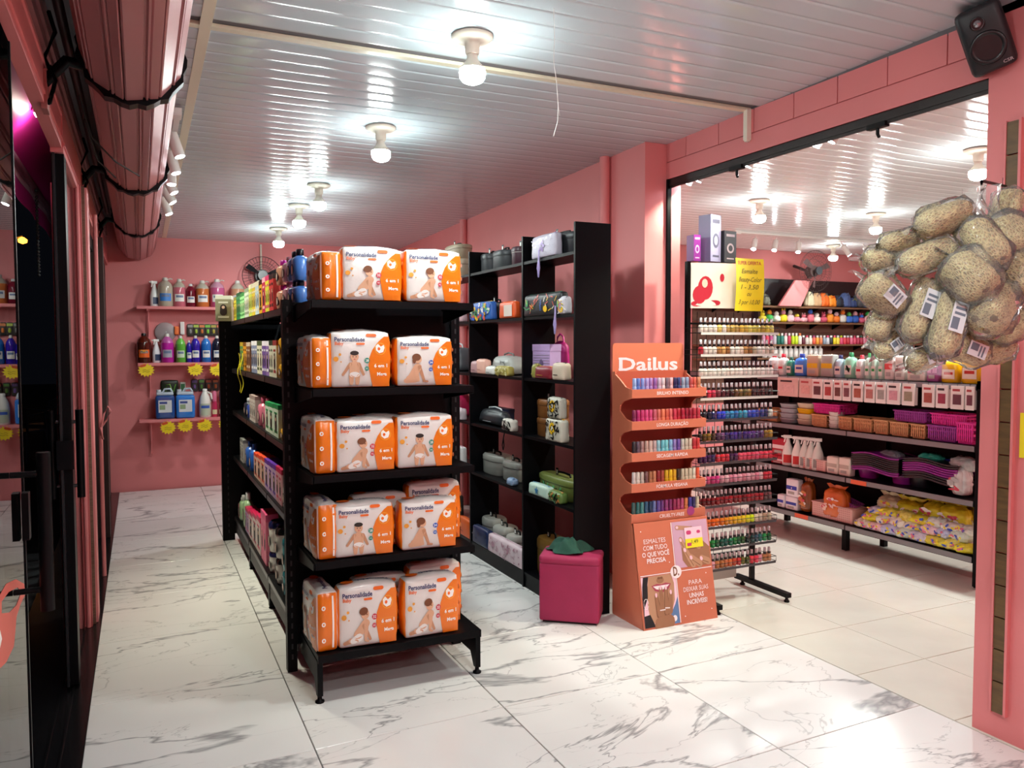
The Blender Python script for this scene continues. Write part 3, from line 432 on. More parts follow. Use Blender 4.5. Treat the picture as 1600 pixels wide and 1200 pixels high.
# ------------------------------------------------------------------ street side, seen through the open leaf
MAG = M('c22a96', .5); 
aw = thing('awning', 'magenta fabric awning over the pavement outside the glass door', 'awning', (-.42, 2.7, 2.9))
MB().grid(lambda u, v: (-.21*v, 5.6*u, -.28*v-.02*math.sin(v*PI)), 10, 6).build('canopy', MAG, aw)
MB().bar((-.2, 0, -.3), (-.2, 5.6, -.3), .03, 12).build('roller', M('a8809a', .3, .3), aw)
MB().grid(lambda u, v: (-.2-.004*math.sin(u*40), 5.6*u, -.31-.06*v), 40, 2).build('valance_band', M('e0c8d8', .5), aw)
MB().grid(lambda u, v: (-.2-.006*math.sin(u*40), 5.6*u, -.37-.12*v), 40, 2).build('valance', MAG, aw)
ch_ = MB()
for k in range(26): ch_.lathe([(.004, 0), (.011, .008), (.011, .014), (.004, .022)], 6, 0, (-.17, 3.4, -.32-.022*(k+1)))
ch_.build('pull_chain', M('4a4a4c', .4, .6), aw)
sl = thing('soffit_lamp', 'small bright lamp under the awning outside the glass door', 'lamp', (-.45, 4.92, 2.78))
MB().lathe([(.03, .03), (.034, 0), (.028, -.006)], 14, 0).build('rim', CREAM, sl)
MB().lathe([(.027, -.006), (.02, -.022), (.004, -.03)], 14, 0).build('lens', emit('fff4e0', 25), sl)
sd = bpy.data.lights.new('soffit_light', 'POINT'); sd.energy = .8; sd.color = (1, .93, .85); sd.shadow_soft_size = .008
so = bpy.data.objects.new('soffit_light', sd); COL.objects.link(so); so.parent = sl; so.location = (0, 0, -.06)
stl = thing('street_lamp', 'orange street lamp glowing far away in the dark', 'street lamp', (-3.18, 26, -.08))
MB().bar((0, 0, 0), (0, 0, 4.6), .06, 8, 0, .04).bar((0, 0, 4.6), (.3, 0, 4.7), .03).build('pole', GREY, stl)
MB().lathe([(.02, -.12), (.11, -.08), (.12, 0), (.04, .06)], 10, 0, (.3, 0, 4.6)).build('lamp_head', emit('ff9a30', 3), stl)
def cafe_chair(x, y, rz, label):
    t = thing('metal_chair', label, 'chair', (x, y, -.08), rz, 'metal chairs on the pavement'); m = M('9a9a9c', .3, .8)
    MB().box(-.2, -.2, .42, .2, .2, .445).build('seat', m, t)
    for sx in (-1, 1):
        for sy in (-1, 1): MB().bar((sx*.18, sy*.18, .43), (sx*.21, sy*.23, 0), .014).build('leg', m, t)
        MB().tube([(sx*.2, .18, .43), (sx*.21, .2, .66), (sx*.2, -.15, .68), (sx*.19, -.19, .44)], .012).build('armrest', m, t)
    MB().tube([(-.19, .18, .43), (-.17, .24, .8), (0, .26, .86), (.17, .24, .8), (.19, .18, .43)], .014).build('back_frame', m, t)
    for i in range(4): MB().bar((-.1+.067*i, .19, .44), (-.1+.067*i, .25, .83), .007).build('slat', m, t)
cafe_chair(-1.52, 13.2, 2.6, 'metal pavement chair nearer the glass door, outside'); cafe_chair(-1.35, 14.2, -2.2, 'metal pavement chair further from the glass door, outside')
# ------------------------------------------------------------------ rolled-up steel shutters
SLAT = M('b9797b', .36, .1, vary=.06, scale=9)
CX, CZ, CR0 = 0.0, 2.64, .172
def coil(y0, y1, ph, label):
    t = thing('rolled_shutter', label, 'roller shutter', (CX, y0, CZ), 0, 'rolled-up shutters under the ceiling')
    MB().bar((0, .0, 0), (0, y1-y0, 0), CR0-.03, 16).build('drum', DARK, t)
    n = 9
    s = MB(); a = 2*PI/n; L = y1-y0; CR = CR0+.006*math.sin(y0*7)
    prof = [(-.495, -.012), (-.48, .0), (-.43, .004), (.02, .004), (.05, -.004), (.09, -.004), (.12, .007), (.17, .007), (.2, -.002), (.24, .004), (.46, .004), (.48, 0), (.495, -.012)]
    fl_ = lambda k: CR*(math.cos(.5*a)/math.cos(k*a))*1.03
    vs = []
    for yy in (0, L):
        for (k, h) in prof: vs.append(((fl_(k)+h)*math.cos(k*a), yy, (fl_(k)+h)*math.sin(k*a)))
    m_ = len(prof)
    s.add(vs, [(i+1, i, m_+i, m_+i+1) for i in range(m_-1)])
    inn = [((CR-.02)*math.cos(k*a), yy, (CR-.012)*math.sin(k*a)) for yy in (0, L) for k in (-.49, .49)]
    s.add(inn, [(0, 1, 3, 2)])
    s.add([vs[0], vs[m_-1], inn[0], inn[1]], [(0, 1, 3, 2)]); s.add([vs[m_], vs[2*m_-1], inn[2], inn[3]], [(1, 0, 2, 3)])
    me = s.mesh('slat', SLAT)
    for i in range(n):
        o = obj('slat', me, t); o.rotation_euler = (0, ph+i*a, 0)
YB = [1.35, 3.38, 5.32, 7.38, 9.39]
for i, lb in enumerate(('rolled pink steel shutter nearest the viewer, over the glass door', 'second rolled pink steel shutter from the front, above the black-framed door', 'third rolled pink steel shutter from the front, under the ceiling', 'farthest rolled pink steel shutter, ending at the back wall')):
    coil(YB[i]+.035, YB[i+1]-.035, .13*i, lb)
def bracket(y, label):
    t = thing('shutter_bracket', label, 'bracket', (CX, y, CZ), 0, 'black brackets holding the shutters')
    CR = CR0; r = CR+.016
    s = MB(); N_ = 26
    for q, (ra, rb, ya, yb) in enumerate(((CR-.05, r, -.033, .033),)):
        vs = []
        for i in range(N_+1):
            th = PI*.9+PI*1.25*i/N_; j = .006*math.sin(i*2.3)
            for rr, yy in ((ra, ya), (rb+j, ya), (rb+j, yb), (ra, yb)): vs.append((rr*math.cos(th), yy, rr*math.sin(th)))
        s.add(vs, [(4*i+a, 4*i+(a+1) % 4, 4*i+4+(a+1) % 4, 4*i+4+a) for i in range(N_) for a in range(4)])
    s.build('band', BLACK, t)
    MB().tube([(-.29, -.02, -.14), (-.22, 0, -.05), (-.15, 0, -.06)], .022, 6).build('arm', BLACK, t)
    MB().tube([(-.28, .03, -.2), (-.26, .05, -.11), (-.29, .02, -.04), (-.25, -.03, .04), (-.27, 0, .12)], .008, 5).tube([(-.28, -.03, -.22), (-.25, -.06, -.14), (-.27, -.02, -.08)], .007, 5).build('loose_cable', BLACK, t)
    MB().box(-.3, -.05, -.24, -.28, .04, -.1).build('anchor_plate', M('b06a66', .5, .2), t)
bracket(YB[1], 'black shutter bracket and band nearest the front'); bracket(YB[2], 'middle black shutter bracket and band'); bracket(YB[3], 'farthest black shutter bracket and band')
struct(MB().box(-.42, -1.6, 2.87, .19, 9.42, 3.0).build('ceiling', M('6a666a', .7)))
cb = thing('conduit_cable', 'long black cable running along the rolled shutters', 'cable', (-.215, 1.4, 2.66))
MB().tube([(0, 0, .02), (0, 1.9, -.0), (0, 3.9, .0), (0, 6, -.01)], .017, 8).build('sleeve', BLACK, cb)
MB().tube([(.0, 2.6, -.02), (.04, 2.75, -.16), (.13, 3.0, -.21), (.235, 3.25, -.222)], .004, 5).build('loose_wire', DARK, cb)
MB().tube([(.0, 3.0, -.02), (.045, 3.2, -.17), (.12, 3.4, -.212)], .004, 5).build('loose_wire', DARK, cb)
# ------------------------------------------------------------------ lamps
LIT = emit('eefcf8', BULB)
lm_rose = MB().lathe([(.086, 0), (.086, -.008), (.07, -.02), (.032, -.026), (.03, -.06), (.027, -.075)], 24).mesh('rose', CREAM)
lm_neck = MB().lathe([(.022, -.072), (.022, -.09), (.03, -.105), (.047, -.125), (.052, -.135)], 18).mesh('bulb_collar', M('efe9da', .4))
lm_bulb = MB().lathe([(.0525, -.135), (.055, -.15), (.053, -.168), (.042, -.184), (.022, -.193), (.004, -.195)], 18).mesh('bulb', LIT)
def light(kind, name, par, loc, power, color, **kw):
    d = bpy.data.lights.new(name, kind); d.energy = power; d.color = color
    for k, v in kw.items(): setattr(d, k, v)
    o = bpy.data.objects.new(name, d); COL.objects.link(o); o.parent = par; o.location = loc
    return o
def lamp(x, y, z, label, pw=None):
    t = thing('bulb_lamp', label, 'lamp', (x, y, z-.004), 0, 'bare bulbs on the ceiling')
    obj('rose', lm_rose, t); obj('bulb_collar', lm_neck, t); obj('bulb', lm_bulb, t)
    light('AREA', 'bulb_light', t, (0, 0, -.198), pw or BULBW, (.92, 1, .965), shape='DISK', size=.09)
for i, (x, y, z) in enumerate(LAMPS):
    lamp(x, y, z, ['bare bulb lamp nearest the front, above the diaper shelf', 'second bare bulb lamp from the front on the ceiling', 'third bare bulb lamp from the front on the ceiling', 'fourth bare bulb lamp from the front on the ceiling', 'farthest bare bulb lamp, near the back wall'][i])
lamp(1.25, 1.62, zc(1.62), 'bare bulb lamp on the ceiling just above the viewer'); lamp(1.25, .1, zc(.1), 'bare bulb lamp on the ceiling behind the viewer', BULBW*1.8); lamp(1.25, -1.1, zc(-1.1), 'added bare bulb lamp farthest behind the viewer', BULBW*1.5)  # the last bulb is an unseen addition that brightens the near wall
for x, y, lb in ((4.87, 5.40, 'bare bulb lamp beyond the polish rack in the next room'), (7.92, 7.45, 'bare bulb lamp beside the wall fan in the next room'), (6.38, 5.49, 'bare bulb lamp over the middle of the next room'), (4.89, 3.43, 'bare bulb lamp half hidden by the near wall in the next room')):
    lamp(x, y, 2.797, lb, BULBW2 if y < 7 else 4.)
lamp(7.2, 3.2, 2.797, 'added unseen bare bulb lamp behind the near wall in the next room', BULBW2); lamp(10, 5.2, 2.797, 'added unseen bare bulb lamp deep on the right of the next room', BULBW2)  # two unseen bulbs added to brighten the next room
# track spots
def spot_meshes():
    can = MB().lathe([(.012, .075), (.028, .07), (.03, .06), (.03, -.06), (.026, -.064)], 14).mesh('can', WHITE)
    lens = MB().lathe([(.0255, -.0642), (.024, -.066)], 14).mesh('lens', emit('f2f6ff', SPOT))
    arm = MB().bar((0, 0, .075), (0, 0, .12), .006, 6).bar((0, 0, .09), (0, .02, .02), .004, 5).mesh('arm', WHITE)
    return can, lens, arm
SPM = spot_meshes()
def spot(x, y, z, rx, ry, label, group, pw=None, col=(.98, .97, .76)):
    t = thing('track_spot', label, 'spotlight', (x, y, z), 0, group); t.rotation_euler = (rx, ry, 0)
    obj('can', SPM[0], t); obj('lens', SPM[1], t); obj('arm', SPM[2], t)
    light('SPOT', 'spot_light', t, (0, 0, -.07), pw or SPOTW, col, spot_size=R(75), spot_blend=.8, shadow_soft_size=.02)
tr = thing('light_track', 'white lighting track beside the rolled shutters', 'track', (.205, 4.6, zc(5.7)-.035))
MB().box(-.015, 0, 0, .015, 2.3, .022).build('rail', WHITE, tr); MB().box(-.02, -.09, -.01, .02, 0, .03).build('feed_end', WHITE, tr)
for i, (y, ry) in enumerate(zip((4.8, 5.22, 5.55, 5.85, 6.22, 6.68), (-.3, -.25, -.02, -.45, -.55, -.35))):
    spot(.205, y, zc(y)-.15, -.15, ry, ORD[i]+' white track spot from the front beside the shutters', 'track spots beside the shutters')
tr = thing('light_track', 'lighting track behind the beam of the opening', 'track', (3.2, 2.3, 2.74))
MB().box(-.015, 0, 0, .015, 2.0, .022).box(-.004, 0, .022, .004, 2.0, .055).build('rail', BLACK, tr)
for i, y in enumerate((3.0, 3.1, 3.61, 4.06, 4.16)):
    spot(3.2, y, 2.63, .35, .35, ORD[i]+' spotlight from the right, behind the opening beam', 'spots behind the beam')
tr = thing('light_track', 'long white lighting track across the next room ceiling', 'track', (6.0, 6.95, 2.775))
MB().box(0, -.015, 0, 2.5, .015, .022).build('rail', WHITE, tr); MB().box(-.08, -.02, -.01, 0, .02, .024).build('feed_end', WHITE, tr)
for i, x in enumerate((6.2, 6.5, 6.85, 7.6, 7.95)):
    spot(x, 6.95, 2.66, -.3, (.5, .5, .4, -.5, -.4)[i], ORD[i]+' white track spot from the left in the next room', 'track spots in the next room', 4.)
th = thing('hanging_thread', 'thin white nylon thread hanging from the ceiling', 'thread', (1.459, 2.75, zc(2.75)-.002))
MB().tube([(0, 0, 0), (.004, 0, -.1), (.0, 0, -.2), (.012, 0, -.27), (.02, 0, -.36), (.018, 0, -.42), (0, 0, -.48)], .0013, 4).tube([(.02, 0, -.36), (.026, 0, -.4)], .001, 4).build('strand', WHITE, th)
# ------------------------------------------------------------------ double-sided gondola and its end cap
SHB = M('06070a', .42, .0, spec=.12)
RAILM = M('2a2626', .3, .3)
def shelf_mesh(w, d, lip=.036, mat=None):
    """board with turned-down front lip; front at y=0, depth +y, top at z=0"""
    return MB().box(0, 0, -.006, w, d, 0).box(0, 0, -lip, w, .012, -.006).box(0, .012, -lip*.7, .012, d, -.006).box(w-.012, .012, -lip*.7, w, d, -.006).mesh('shelf', mat or SHB)
def upright(par, x, y, h, w=.05, d=.03):
    s = MB().box(x-w/2, y-d/2, 0, x+w/2, y+d/2, h)
    o = s.build('upright', SHB, par)
    t = MB()
    for k in range(int(h/.05)-1):
        t.box(x-.004, y-d/2-.0006, .06+.05*k, x+.004, y-d/2+.0004, .085+.05*k)
        t.box(x-w/2-.0006, y-.003, .06+.05*k, x-w/2+.0004, y+.003, .085+.05*k)
    t.build('slots', M('1a1b1f', .5), o)['kind'] = 'stuff'
    return o
GX0, GX1, GC = .66, 1.44, 1.05
gd = thing('gondola', 'long black double-sided gondola shelf in the middle of the room', 'shelf', (0, 0, 0))
LZ = [1.745, 1.375, 1.045, .685, .2]
BY = [3.9, 4.83, 5.75, 6.66]
for b in range(3):
    for k, z in enumerate(LZ):
        dep = .37
        for side in (0, 1):
            L = BY[b+1]-BY[b]-.008
            o = obj('shelf', shelf_mesh(L, dep), gd, (GX0 if side == 0 else GX1, BY[b+1]-.004 if side == 0 else BY[b]+.004, z-.0005), -PI/2 if side == 0 else PI/2)
            if side == 0: MB().box(.01, -.0035, -.034, L-.01, -.0005, -.004).build('price_rail', RAILM, o)
    MB().box(GC-.012, BY[b]+.002, .06, GC+.012, BY[b+1]-.002, 1.72).build('back_panel', SHB, gd)
for y in BY[1:3]:
    upright(gd, GC, y, 1.75, .03, .03)
    for x in (GX0+.02, GX1-.02):
        MB().box(x-.02, y-.022, .015, x+.02, y+.022, .19).lathe([(.022, 0), (.022, .006), (.012, .015)], 10, 0, (x, y, 0)).build('foot', SHB, gd)
for x in (GX0+.004, GX1-.012):
    MB().box(x, 3.9, .07, x+.008, 6.66, .165).build('kick_board', M('241c1c', .5), gd)
fe = thing('gondola_end_frame', 'black end frame closing the far end of the gondola', 'shelf', (0, 0, 0))
for x in (.615, 1.47): upright(fe, x, 6.71, 1.745, .09, .06)
MB().box(.66, 6.69, .05, 1.42, 6.72, 1.73).build('back_panel', SHB, fe)
ec = thing('end_cap_shelf', 'black end cap shelf unit stocked with diaper packs', 'shelf', (0, 0, 0))
EZ = [1.745, 1.366, .995, .62, .215]
for x in (.627, 1.462): upright(ec, x, 3.85, 1.765, .045, .05)
MB().box(.65, 3.855, .12, 1.44, 3.872, 1.755).build('back_panel', SHB, ec)
for k, z in enumerate(EZ[:4]):
    o = obj('shelf', shelf_mesh(.735, .40, .032), ec, (.662, 3.42, z-.0005))
    for x in (.655, 1.397):
        MB().prism([(3.43, z-.036), (3.83, z-.085), (3.83, z-.008), (3.43, z-.008)], lambda a, b, d: (d, a, b), x, x+.006).build('bracket', SHB, ec)
obj('shelf', shelf_mesh(.76, .42, .034), ec, (.667, 3.415, EZ[4]-.0005))
for x in (.665, 1.405):
    MB().prism([(3.43, .185), (3.43, .03), (3.46, .03), (3.5, .09), (3.83, .09), (3.83, .185)], lambda a, b, d: (d, a, b), x, x+.024).build('side_plate', SHB, ec)
    MB().lathe([(.02, 0), (.02, .008), (.01, .012), (.01, .03)], 10, 0, (x+.012, 3.445, 0)).build('foot', SHB, ec)
# ------------------------------------------------------------------ diaper packs
OR = M('ee7a10', .28, coat=.3, bump=.12, scale=16); ORD_ = M('d9620c', .35); WP = M('e7e3df', .28, coat=.3, bump=.12, scale=16); NAVY = M('1c2a66', .4); SKIN = M('e2b08e', .5); SKIN2 = M('cb9572', .5); HAIR = M('7a4628', .6); HAIRD = M('2a1a14', .6)
PKM = [WP, OR, NAVY, M('ef6a1a', .4), SKIN, SKIN2, HAIR, M('f8f6f2', .4), M('d0304a', .4), M('12907c', .4), M('1f5fc0', .4), HAIRD, M('f4a63a', .4)]
PW_, PD_, PH_ = .262, .092, .24
def pack_body(seed):
    s = MB().rbox(PW_, PD_, PH_, .016, .013, .0016, (0, 0, 0), (1, 1, 0, 0, 1, 0), 6, seed)
    return s.mesh('pack_body', PKM)
def pack_print(kind):
    s = MB()
    def fn(lay):
        def f(u, v):
            U, V = 2*u-1, 2*v-1
            return ((u-.5)*PW_, -PD_/2-.013*(1-U*U)*(1-V*V)-.0022-.00045*lay, v*PH_)
        return f
    f0, f1, f2, f3, f4 = [fn(i) for i in range(5)]
    edge = [(.02, .70), (.12, .675), (.25, .65), (.4, .625), (.55, .64), (.68, .69), (.78, .76), (.86, .83), (.92, .90)]
    for (v0, a), (v1, b) in zip(edge, edge[1:]):
        for i in range(4):
            q = lambda t, a=a: a+(.985-a)*t
            q2 = lambda t, b=b: b+(.985-b)*t
            s.add([f0(q(i/4), v0), f0(q((i+1)/4), v0), f0(q2((i+1)/4), v1), f0(q2(i/4), v1)], [(0, 1, 2, 3)], 1)
    flat(s, ell(.83, .70, .10, .11, 18), f1, 12); flat(s, ell(.83, .70, .085, .095, 18), f2, 1)
    flat(s, [(.75, .75), (.79, .79), (.84, .74), (.89, .77), (.905, .72), (.88, .64), (.81, .62), (.755, .67)], f3, 7); flat(s, ell(.805, .70, .025, .03, 8), f4, 3)
    def T(st, sz, u, v, m, width=None, bold=.0, al='L', lay=2):
        f = fn(lay); text(s, st, sz/PH_, lambda a, b: f(u+a, v+b), m, width, bold, al)
    T('Personalidade', .026, .07, .835, 2, .50, .02); T('Baby', .019, .075, .77, 3, .14, .02)
    flat(s, caps(.44, .79, .55, .79, .018), f1, 3); flat(s, caps(.62, .945, .74, .945, .03), f1, 3)
    flat(s, [(.70, .435), (.95, .435), (.95, .44), (.70, .44)], f2, 12); flat(s, [(.71, .34), (.97, .34), (.97, .345), (.71, .345)], f2, 12)
    T('6 em 1', .021, .72, .365, 7, .23, .03); T('Mega', .021, .77, .215, 7, .17, .03)
    bc = {'c': 8, 's': 9, 't': 10}[kind]; nm = {'c': ('32', 'XG'), 's': ('28', 'XXG'), 't': ('34', 'G')}[kind]
    flat(s, ell(.60, .49, .045, .05, 14), f2, bc); flat(s, ell(.595, .345, .036, .04, 14), f2, bc)
    T(nm[0], .016, .60, .468, 7, .055, .02, 'C', 3); T(nm[1], .011, .595, .33, 7, .045, .01, 'C', 3)
    flat(s, ell(.09, .52, .042, .045, 14), f1, 12); flat(s, ell(.155, .60, .022, .024, 10), f1, 12); flat(s, ell(.17, .47, .012, .013, 8), f1, 12)
    if kind == 'c':   # crawling baby
        flat(s, caps(.10, .09, .24, .13, .03, .045), f1, 5); flat(s, caps(.24, .12, .34, .17, .05, .07), f2, 7); flat(s, caps(.2, .13, .3, .11, .04, .03), f2, 4)
        flat(s, caps(.32, .22, .45, .40, .075, .07), f2, 4); flat(s, caps(.46, .38, .45, .12, .038, .025), f3, 4); flat(s, caps(.42, .36, .53, .12, .035, .022), f2, 5); flat(s, caps(.45, .11, .49, .09, .02), f3, 4)
        flat(s, ell(.44, .55, .068, .085), f3, 4); flat(s, ell(.415, .60, .075, .065, 14, .4), f4, 6); flat(s, ell(.47, .545, .012, .012, 6), fn(5), 6)
    elif kind == 's':  # standing baby
        flat(s, caps(.34, .22, .34, .08, .045, .03), f1, 4); flat(s, caps(.44, .22, .44, .08, .045, .03), f1, 4); flat(s, ell(.39, .24, .085, .05), f2, 7)
        flat(s, caps(.39, .27, .39, .40, .08, .085), f2, 4); flat(s, caps(.32, .43, .20, .24, .03, .022), f2, 5); flat(s, caps(.46, .43, .54, .24, .03, .022), f2, 5)
        flat(s, ell(.39, .56, .07, .085), f3, 4); flat(s, ell(.39, .625, .072, .042), f4, 11)
        for dx in (-.025, .025): flat(s, ell(.39+dx, .56, .009, .01, 6), f4, 11)
        flat(s, ell(.39, .515, .016, .007, 8), f4, 8)
    else:              # sitting baby
        flat(s, caps(.17, .12, .34, .13, .05, .045), f1, 4); flat(s, ell(.25, .17, .09, .07), f2, 4); flat(s, caps(.27, .2, .36, .40, .075, .07), f2, 4)
        flat(s, caps(.39, .40, .48, .12, .034, .022), f3, 5); flat(s, caps(.33, .38, .38, .12, .034, .022), f3, 4); flat(s, caps(.47, .11, .54, .10, .02), f3, 5)
        flat(s, ell(.365, .56, .068, .085), f3, 4); flat(s, ell(.34, .60, .078, .075, 14, .3), f4, 6); flat(s, ell(.30, .53, .03, .06), f4, 6)
    front = s; s = MB()
    # top: upside-down lettering across the seam
    g = lambda a, b: (.10-a, -.02+b, PH_+.013*(1-((.1-a)/(PW_/2))**2)*(1-((-.02+b)/(PD_/2))**2)+.0034)
    text(s, 'Personalidade', .03, lambda a, b: g(a, .03-b), 2, .15, .02)
    flat(s, [(x, y) for x, y in ell(-.085, -.005, .03, .02, 12)], lambda a, b: (a, b, PH_+.012), 3)
    top = s; s = MB()
    # narrow side: white stripe and three round marks
    def sf(a, b):
        U, V = a/(PD_/2), 2*b/PH_-1
        return (PW_/2+.013*(1-U*U)*(1-V*V)+.0024, a, b)
    for j in range(6): s.add([sf(.018, .015+.035*j), sf(.026, .015+.035*j), sf(.026, .05+.035*j), sf(.018, .05+.035*j)], [(0, 1, 2, 3)], 7)
    mk = MB(); flat(mk, ell(-.02, 0, .009, .0095, 12), lambda a, b: (PW_/2+.0125, a, b), 7); flat(mk, ell(-.02, 0, .004, .0045, 8), lambda a, b: (PW_/2+.0129, a, b), 1)
    return front.mesh('front_print', PKM), top.mesh('top_print', PKM), s.mesh('side_stripe', PKM), mk.mesh('round_mark', PKM)
BOD = [pack_body(i) for i in range(4)]
PRT = {k: pack_print(k) for k in 'cst'}
WRAP = clear('pack_film', (1, 1, 1, 1), .12, 1.35, .0)
def pack(x, y, z, rz, kind, label, hs=1., grp='orange diaper packs', lie=0):
    t = thing('diaper_pack', label, 'diaper pack', (x, y, z), rz, grp)
    o = obj('pack_body', BOD[random.randrange(4)], t); 
    for n_, me_ in zip(('front_print', 'top_print', 'side_stripe'), PRT[kind]): obj(n_, me_, t)
    for j in range(3): obj('round_mark', PRT[kind][3], t, (0, 0, .05+.065*j))
    t.scale = (1, 1, hs)
    if lie: t.rotation_euler = (lie, 0, rz)
    return t
rown = ['top', 'second', 'third', 'fourth', 'bottom']
kd = {'c': 'crawling', 's': 'standing', 't': 'sitting'}
for i, (x, h, s, k) in enumerate(PACKS):
    lr = ('left', 'right')[i % 2]
    pack(x+.004, 3.488, EZ[s]+.001, random.uniform(-.035, .02), k, f'{lr} diaper pack with {kd[k]} baby facing out, {rown[s]} end cap shelf', h/PH_*.985)
for (x, h, s) in SIDEP:
    o = pack(max(.70, x+.03), 3.578, EZ[s]+.001, -PI/2+.05, 'c', f'diaper pack turned sideways, orange side out, {rown[s]} end cap shelf', h/PH_*.985)
for s in (0, 2, 3, 4):
    pack(.99, 3.62, EZ[s]+.001, .02, 't', f'diaper pack standing behind the front pair, {rown[s]} end cap shelf', (1., .95, .95, 1.0, 1.08)[s])
t = pack(1.255, 3.62, EZ[4]+.001, .0, 'c', 'diaper pack behind the right-hand pack, bottom end cap shelf', 1.2)
t = pack(1.255, 3.62, EZ[3]+.001, .03, 's', 'diaper pack behind the right-hand pack, fourth end cap shelf', 1.16)
# ------------------------------------------------------------------ goods on the left side of the gondola
def label_oval(s, h, w, d, m, m2):
    """oval printed picture on a -y front"""
    y = -d/2-.0012
    flat(s, ell(0, h*.42, w*.3, h*.24, 14), lambda a, b: (a, y, b), m)
    flat(s, ell(0, h*.42, w*.14, h*.19, 10), lambda a, b: (a, y-.0006, b), m2)
def mk_carton(w, d, h, c, c2):
    t = MB().box(-w/2, -d/2, 0, w/2, d/2, h*.86, 0).box(-w/2, -d/2, h*.86, w/2, d/2, h, 1)
    p = MB(); y = -d/2-.0008
    for q in ([(-w*.34, h*.12), (w*.34, h*.12), (w*.34, h*.2), (-w*.34, h*.2)], [(-w*.3, h*.7), (w*.3, h*.7), (w*.3, h*.76), (-w*.3, h*.76)]): flat(p, q, lambda a, b: (a, y, b), 0)
    flat(p, caps(0, h*.34, 0, h*.54, w*.22, w*.2), lambda a, b: (a, y-.0004, b), 1); flat(p, ell(0, h*.54, w*.1, h*.06, 10), lambda a, b: (a, y-.0008, b), 2)
    return [('carton', t, [M(c, .4), M(c2, .4)]), ('print', p, [M(c2, .4), M('2a1c1a', .5), M('e0b89a', .5)])]
def mk_bottle(w, d, h, c, c2):
    t = MB().lathe([(.9, 0), (1, .02*h/.2), (1, h*.66), (.8, h*.74), (.38, h*.79), (.38, h*.81)], 14, 0, (0, 0, 0), w/2, d/2, True, 3.2)
    k = MB().lathe([(.5, h*.8), (.52, h*.82), (.5, h*.985), (.42, h)], 12, 0, (0, 0, 0), w/2, d/2)
    p = MB(); label_oval(p, h*.8, w, d, 0, 1)
    return [('bottle', t, [M(c, .3, coat=.3)]), ('cap', k, [M(c2, .3)]), ('label_print', p, [M('1c1620', .5), M('e8c8b8', .5)])]
def mk_tub(w, d, h, c, c2):
    t = MB().lathe([(.86, 0), (.95, h*.03), (1, h*.75), (.97, h*.78)], 18, 0, (0, 0, 0), w/2, d/2)
    k = MB().lathe([(1.03, h*.77), (1.04, h*.8), (1.0, h*.93), (.8, h)], 18, 0, (0, 0, 0), w/2, d/2)
    p = MB(); label_oval(p, h*.8, w, d, 0, 1)
    return [('tub', t, [M(c, .3)]), ('lid', k, [M(c2, .25, coat=.4)]), ('label_print', p, [M('1c1620', .5), M('d8b8a8', .5)])]
CATN = {'carton': ('hair_dye_carton', 'carton'), 'bottle': ('shampoo_bottle', 'bottle'), 'tub': ('cream_tub', 'tub')}
def put(parts, name, label, cat, loc, rz, group=None):
    t = None
    for i, (n_, mb, ms) in enumerate(parts):
        if i == 0:
            if len(parts) == 1: t = mb.build(name, ms, None, loc, rz); tag(t, label, cat, group)
            else: t = thing(name, label, cat, loc, rz, group); mb.build(n_, ms, t)
        else: mb.build(n_, ms, t)
    return t
low = {}
for (k, y, wd, h, s, c, c2, lab) in GON:
    up = k.endswith('@'); k = k.strip('@')
    if 'olive' in lab:
        put(mk_carton(.12, .1, .2, c, c2), *CATN[k][:1], lab, 'carton', (.615, 6.71, 1.7465), -.25, 'goods on the gondola side'); continue
    n_ = max(1, round(wd/.095)) if k == 'carton' and ' of three' not in lab else 1
    for j in range(n_):
        ww = wd/n_*.95; yy = y+wd/2-wd*(j+.5)/n_
        if yy-ww/2 < 3.885: yy = 3.886+ww/2
        yy = min(yy, 6.63-ww/2)
        dep = {'carton': .075, 'bottle': min(ww*.7, .075), 'tub': ww}[k]
        if k != 'carton': ww = min(ww, .115 if k == 'tub' else .12)
        if k == 'tub': dep = ww
        z = LZ[s]+.001; hh = max(.06, h)
        if up:
            key = lab.split(',')[0]; lz = low.get((s, key), .13); z += lz+.001; hh = max(.08, h-lz-.002)
            yy = low.get((s, key, 'y', ' left' in lab), yy)
        else:
            low[(s, lab.split(',')[0])] = hh; low[(s, lab.split(',')[0], 'y', ' left' in lab)] = yy
        lb = lab if n_ == 1 else lab+f', {ORD[j]} along'
        put({'carton': mk_carton, 'bottle': mk_bottle, 'tub': mk_tub}[k](ww, dep, hh, c, c2), CATN[k][0], lb, CATN[k][1], (.675+dep/2, yy, z), -PI/2, 'goods on the gondola side')
        if k == 'carton' and not up and j == 0: # a second rank behind each facing
            pass
# gold-beaded bottles at the back of the base shelf
for j in range(5):
    s = MB().lathe([(.5, 0), (.6, .01), (.6, .1), (.3, .13)], 10, 0, (0, 0, 0), .05, .05)
    for a in range(8):
        for q in range(2): s.lathe([(.003, -.008), (.011, 0), (.003, .008)], 6, 1, (.028*math.cos(a*PI/4), .028*math.sin(a*PI/4), .135+.022*q))
    s.lathe([(.004, .14), (.012, .155), (.01, .19), (.003, .2)], 6, 1)
    tag(s.build('perfume_bottle', [M('7a6a2a', .3), M('d8c060', .25, .8)], None, (.86+.03*(j % 2), 5.32+.13*j, LZ[4]+.001)), ORD[j]+' gold-beaded perfume bottle behind the cartons, base shelf', 'bottle', 'gold-beaded bottles')
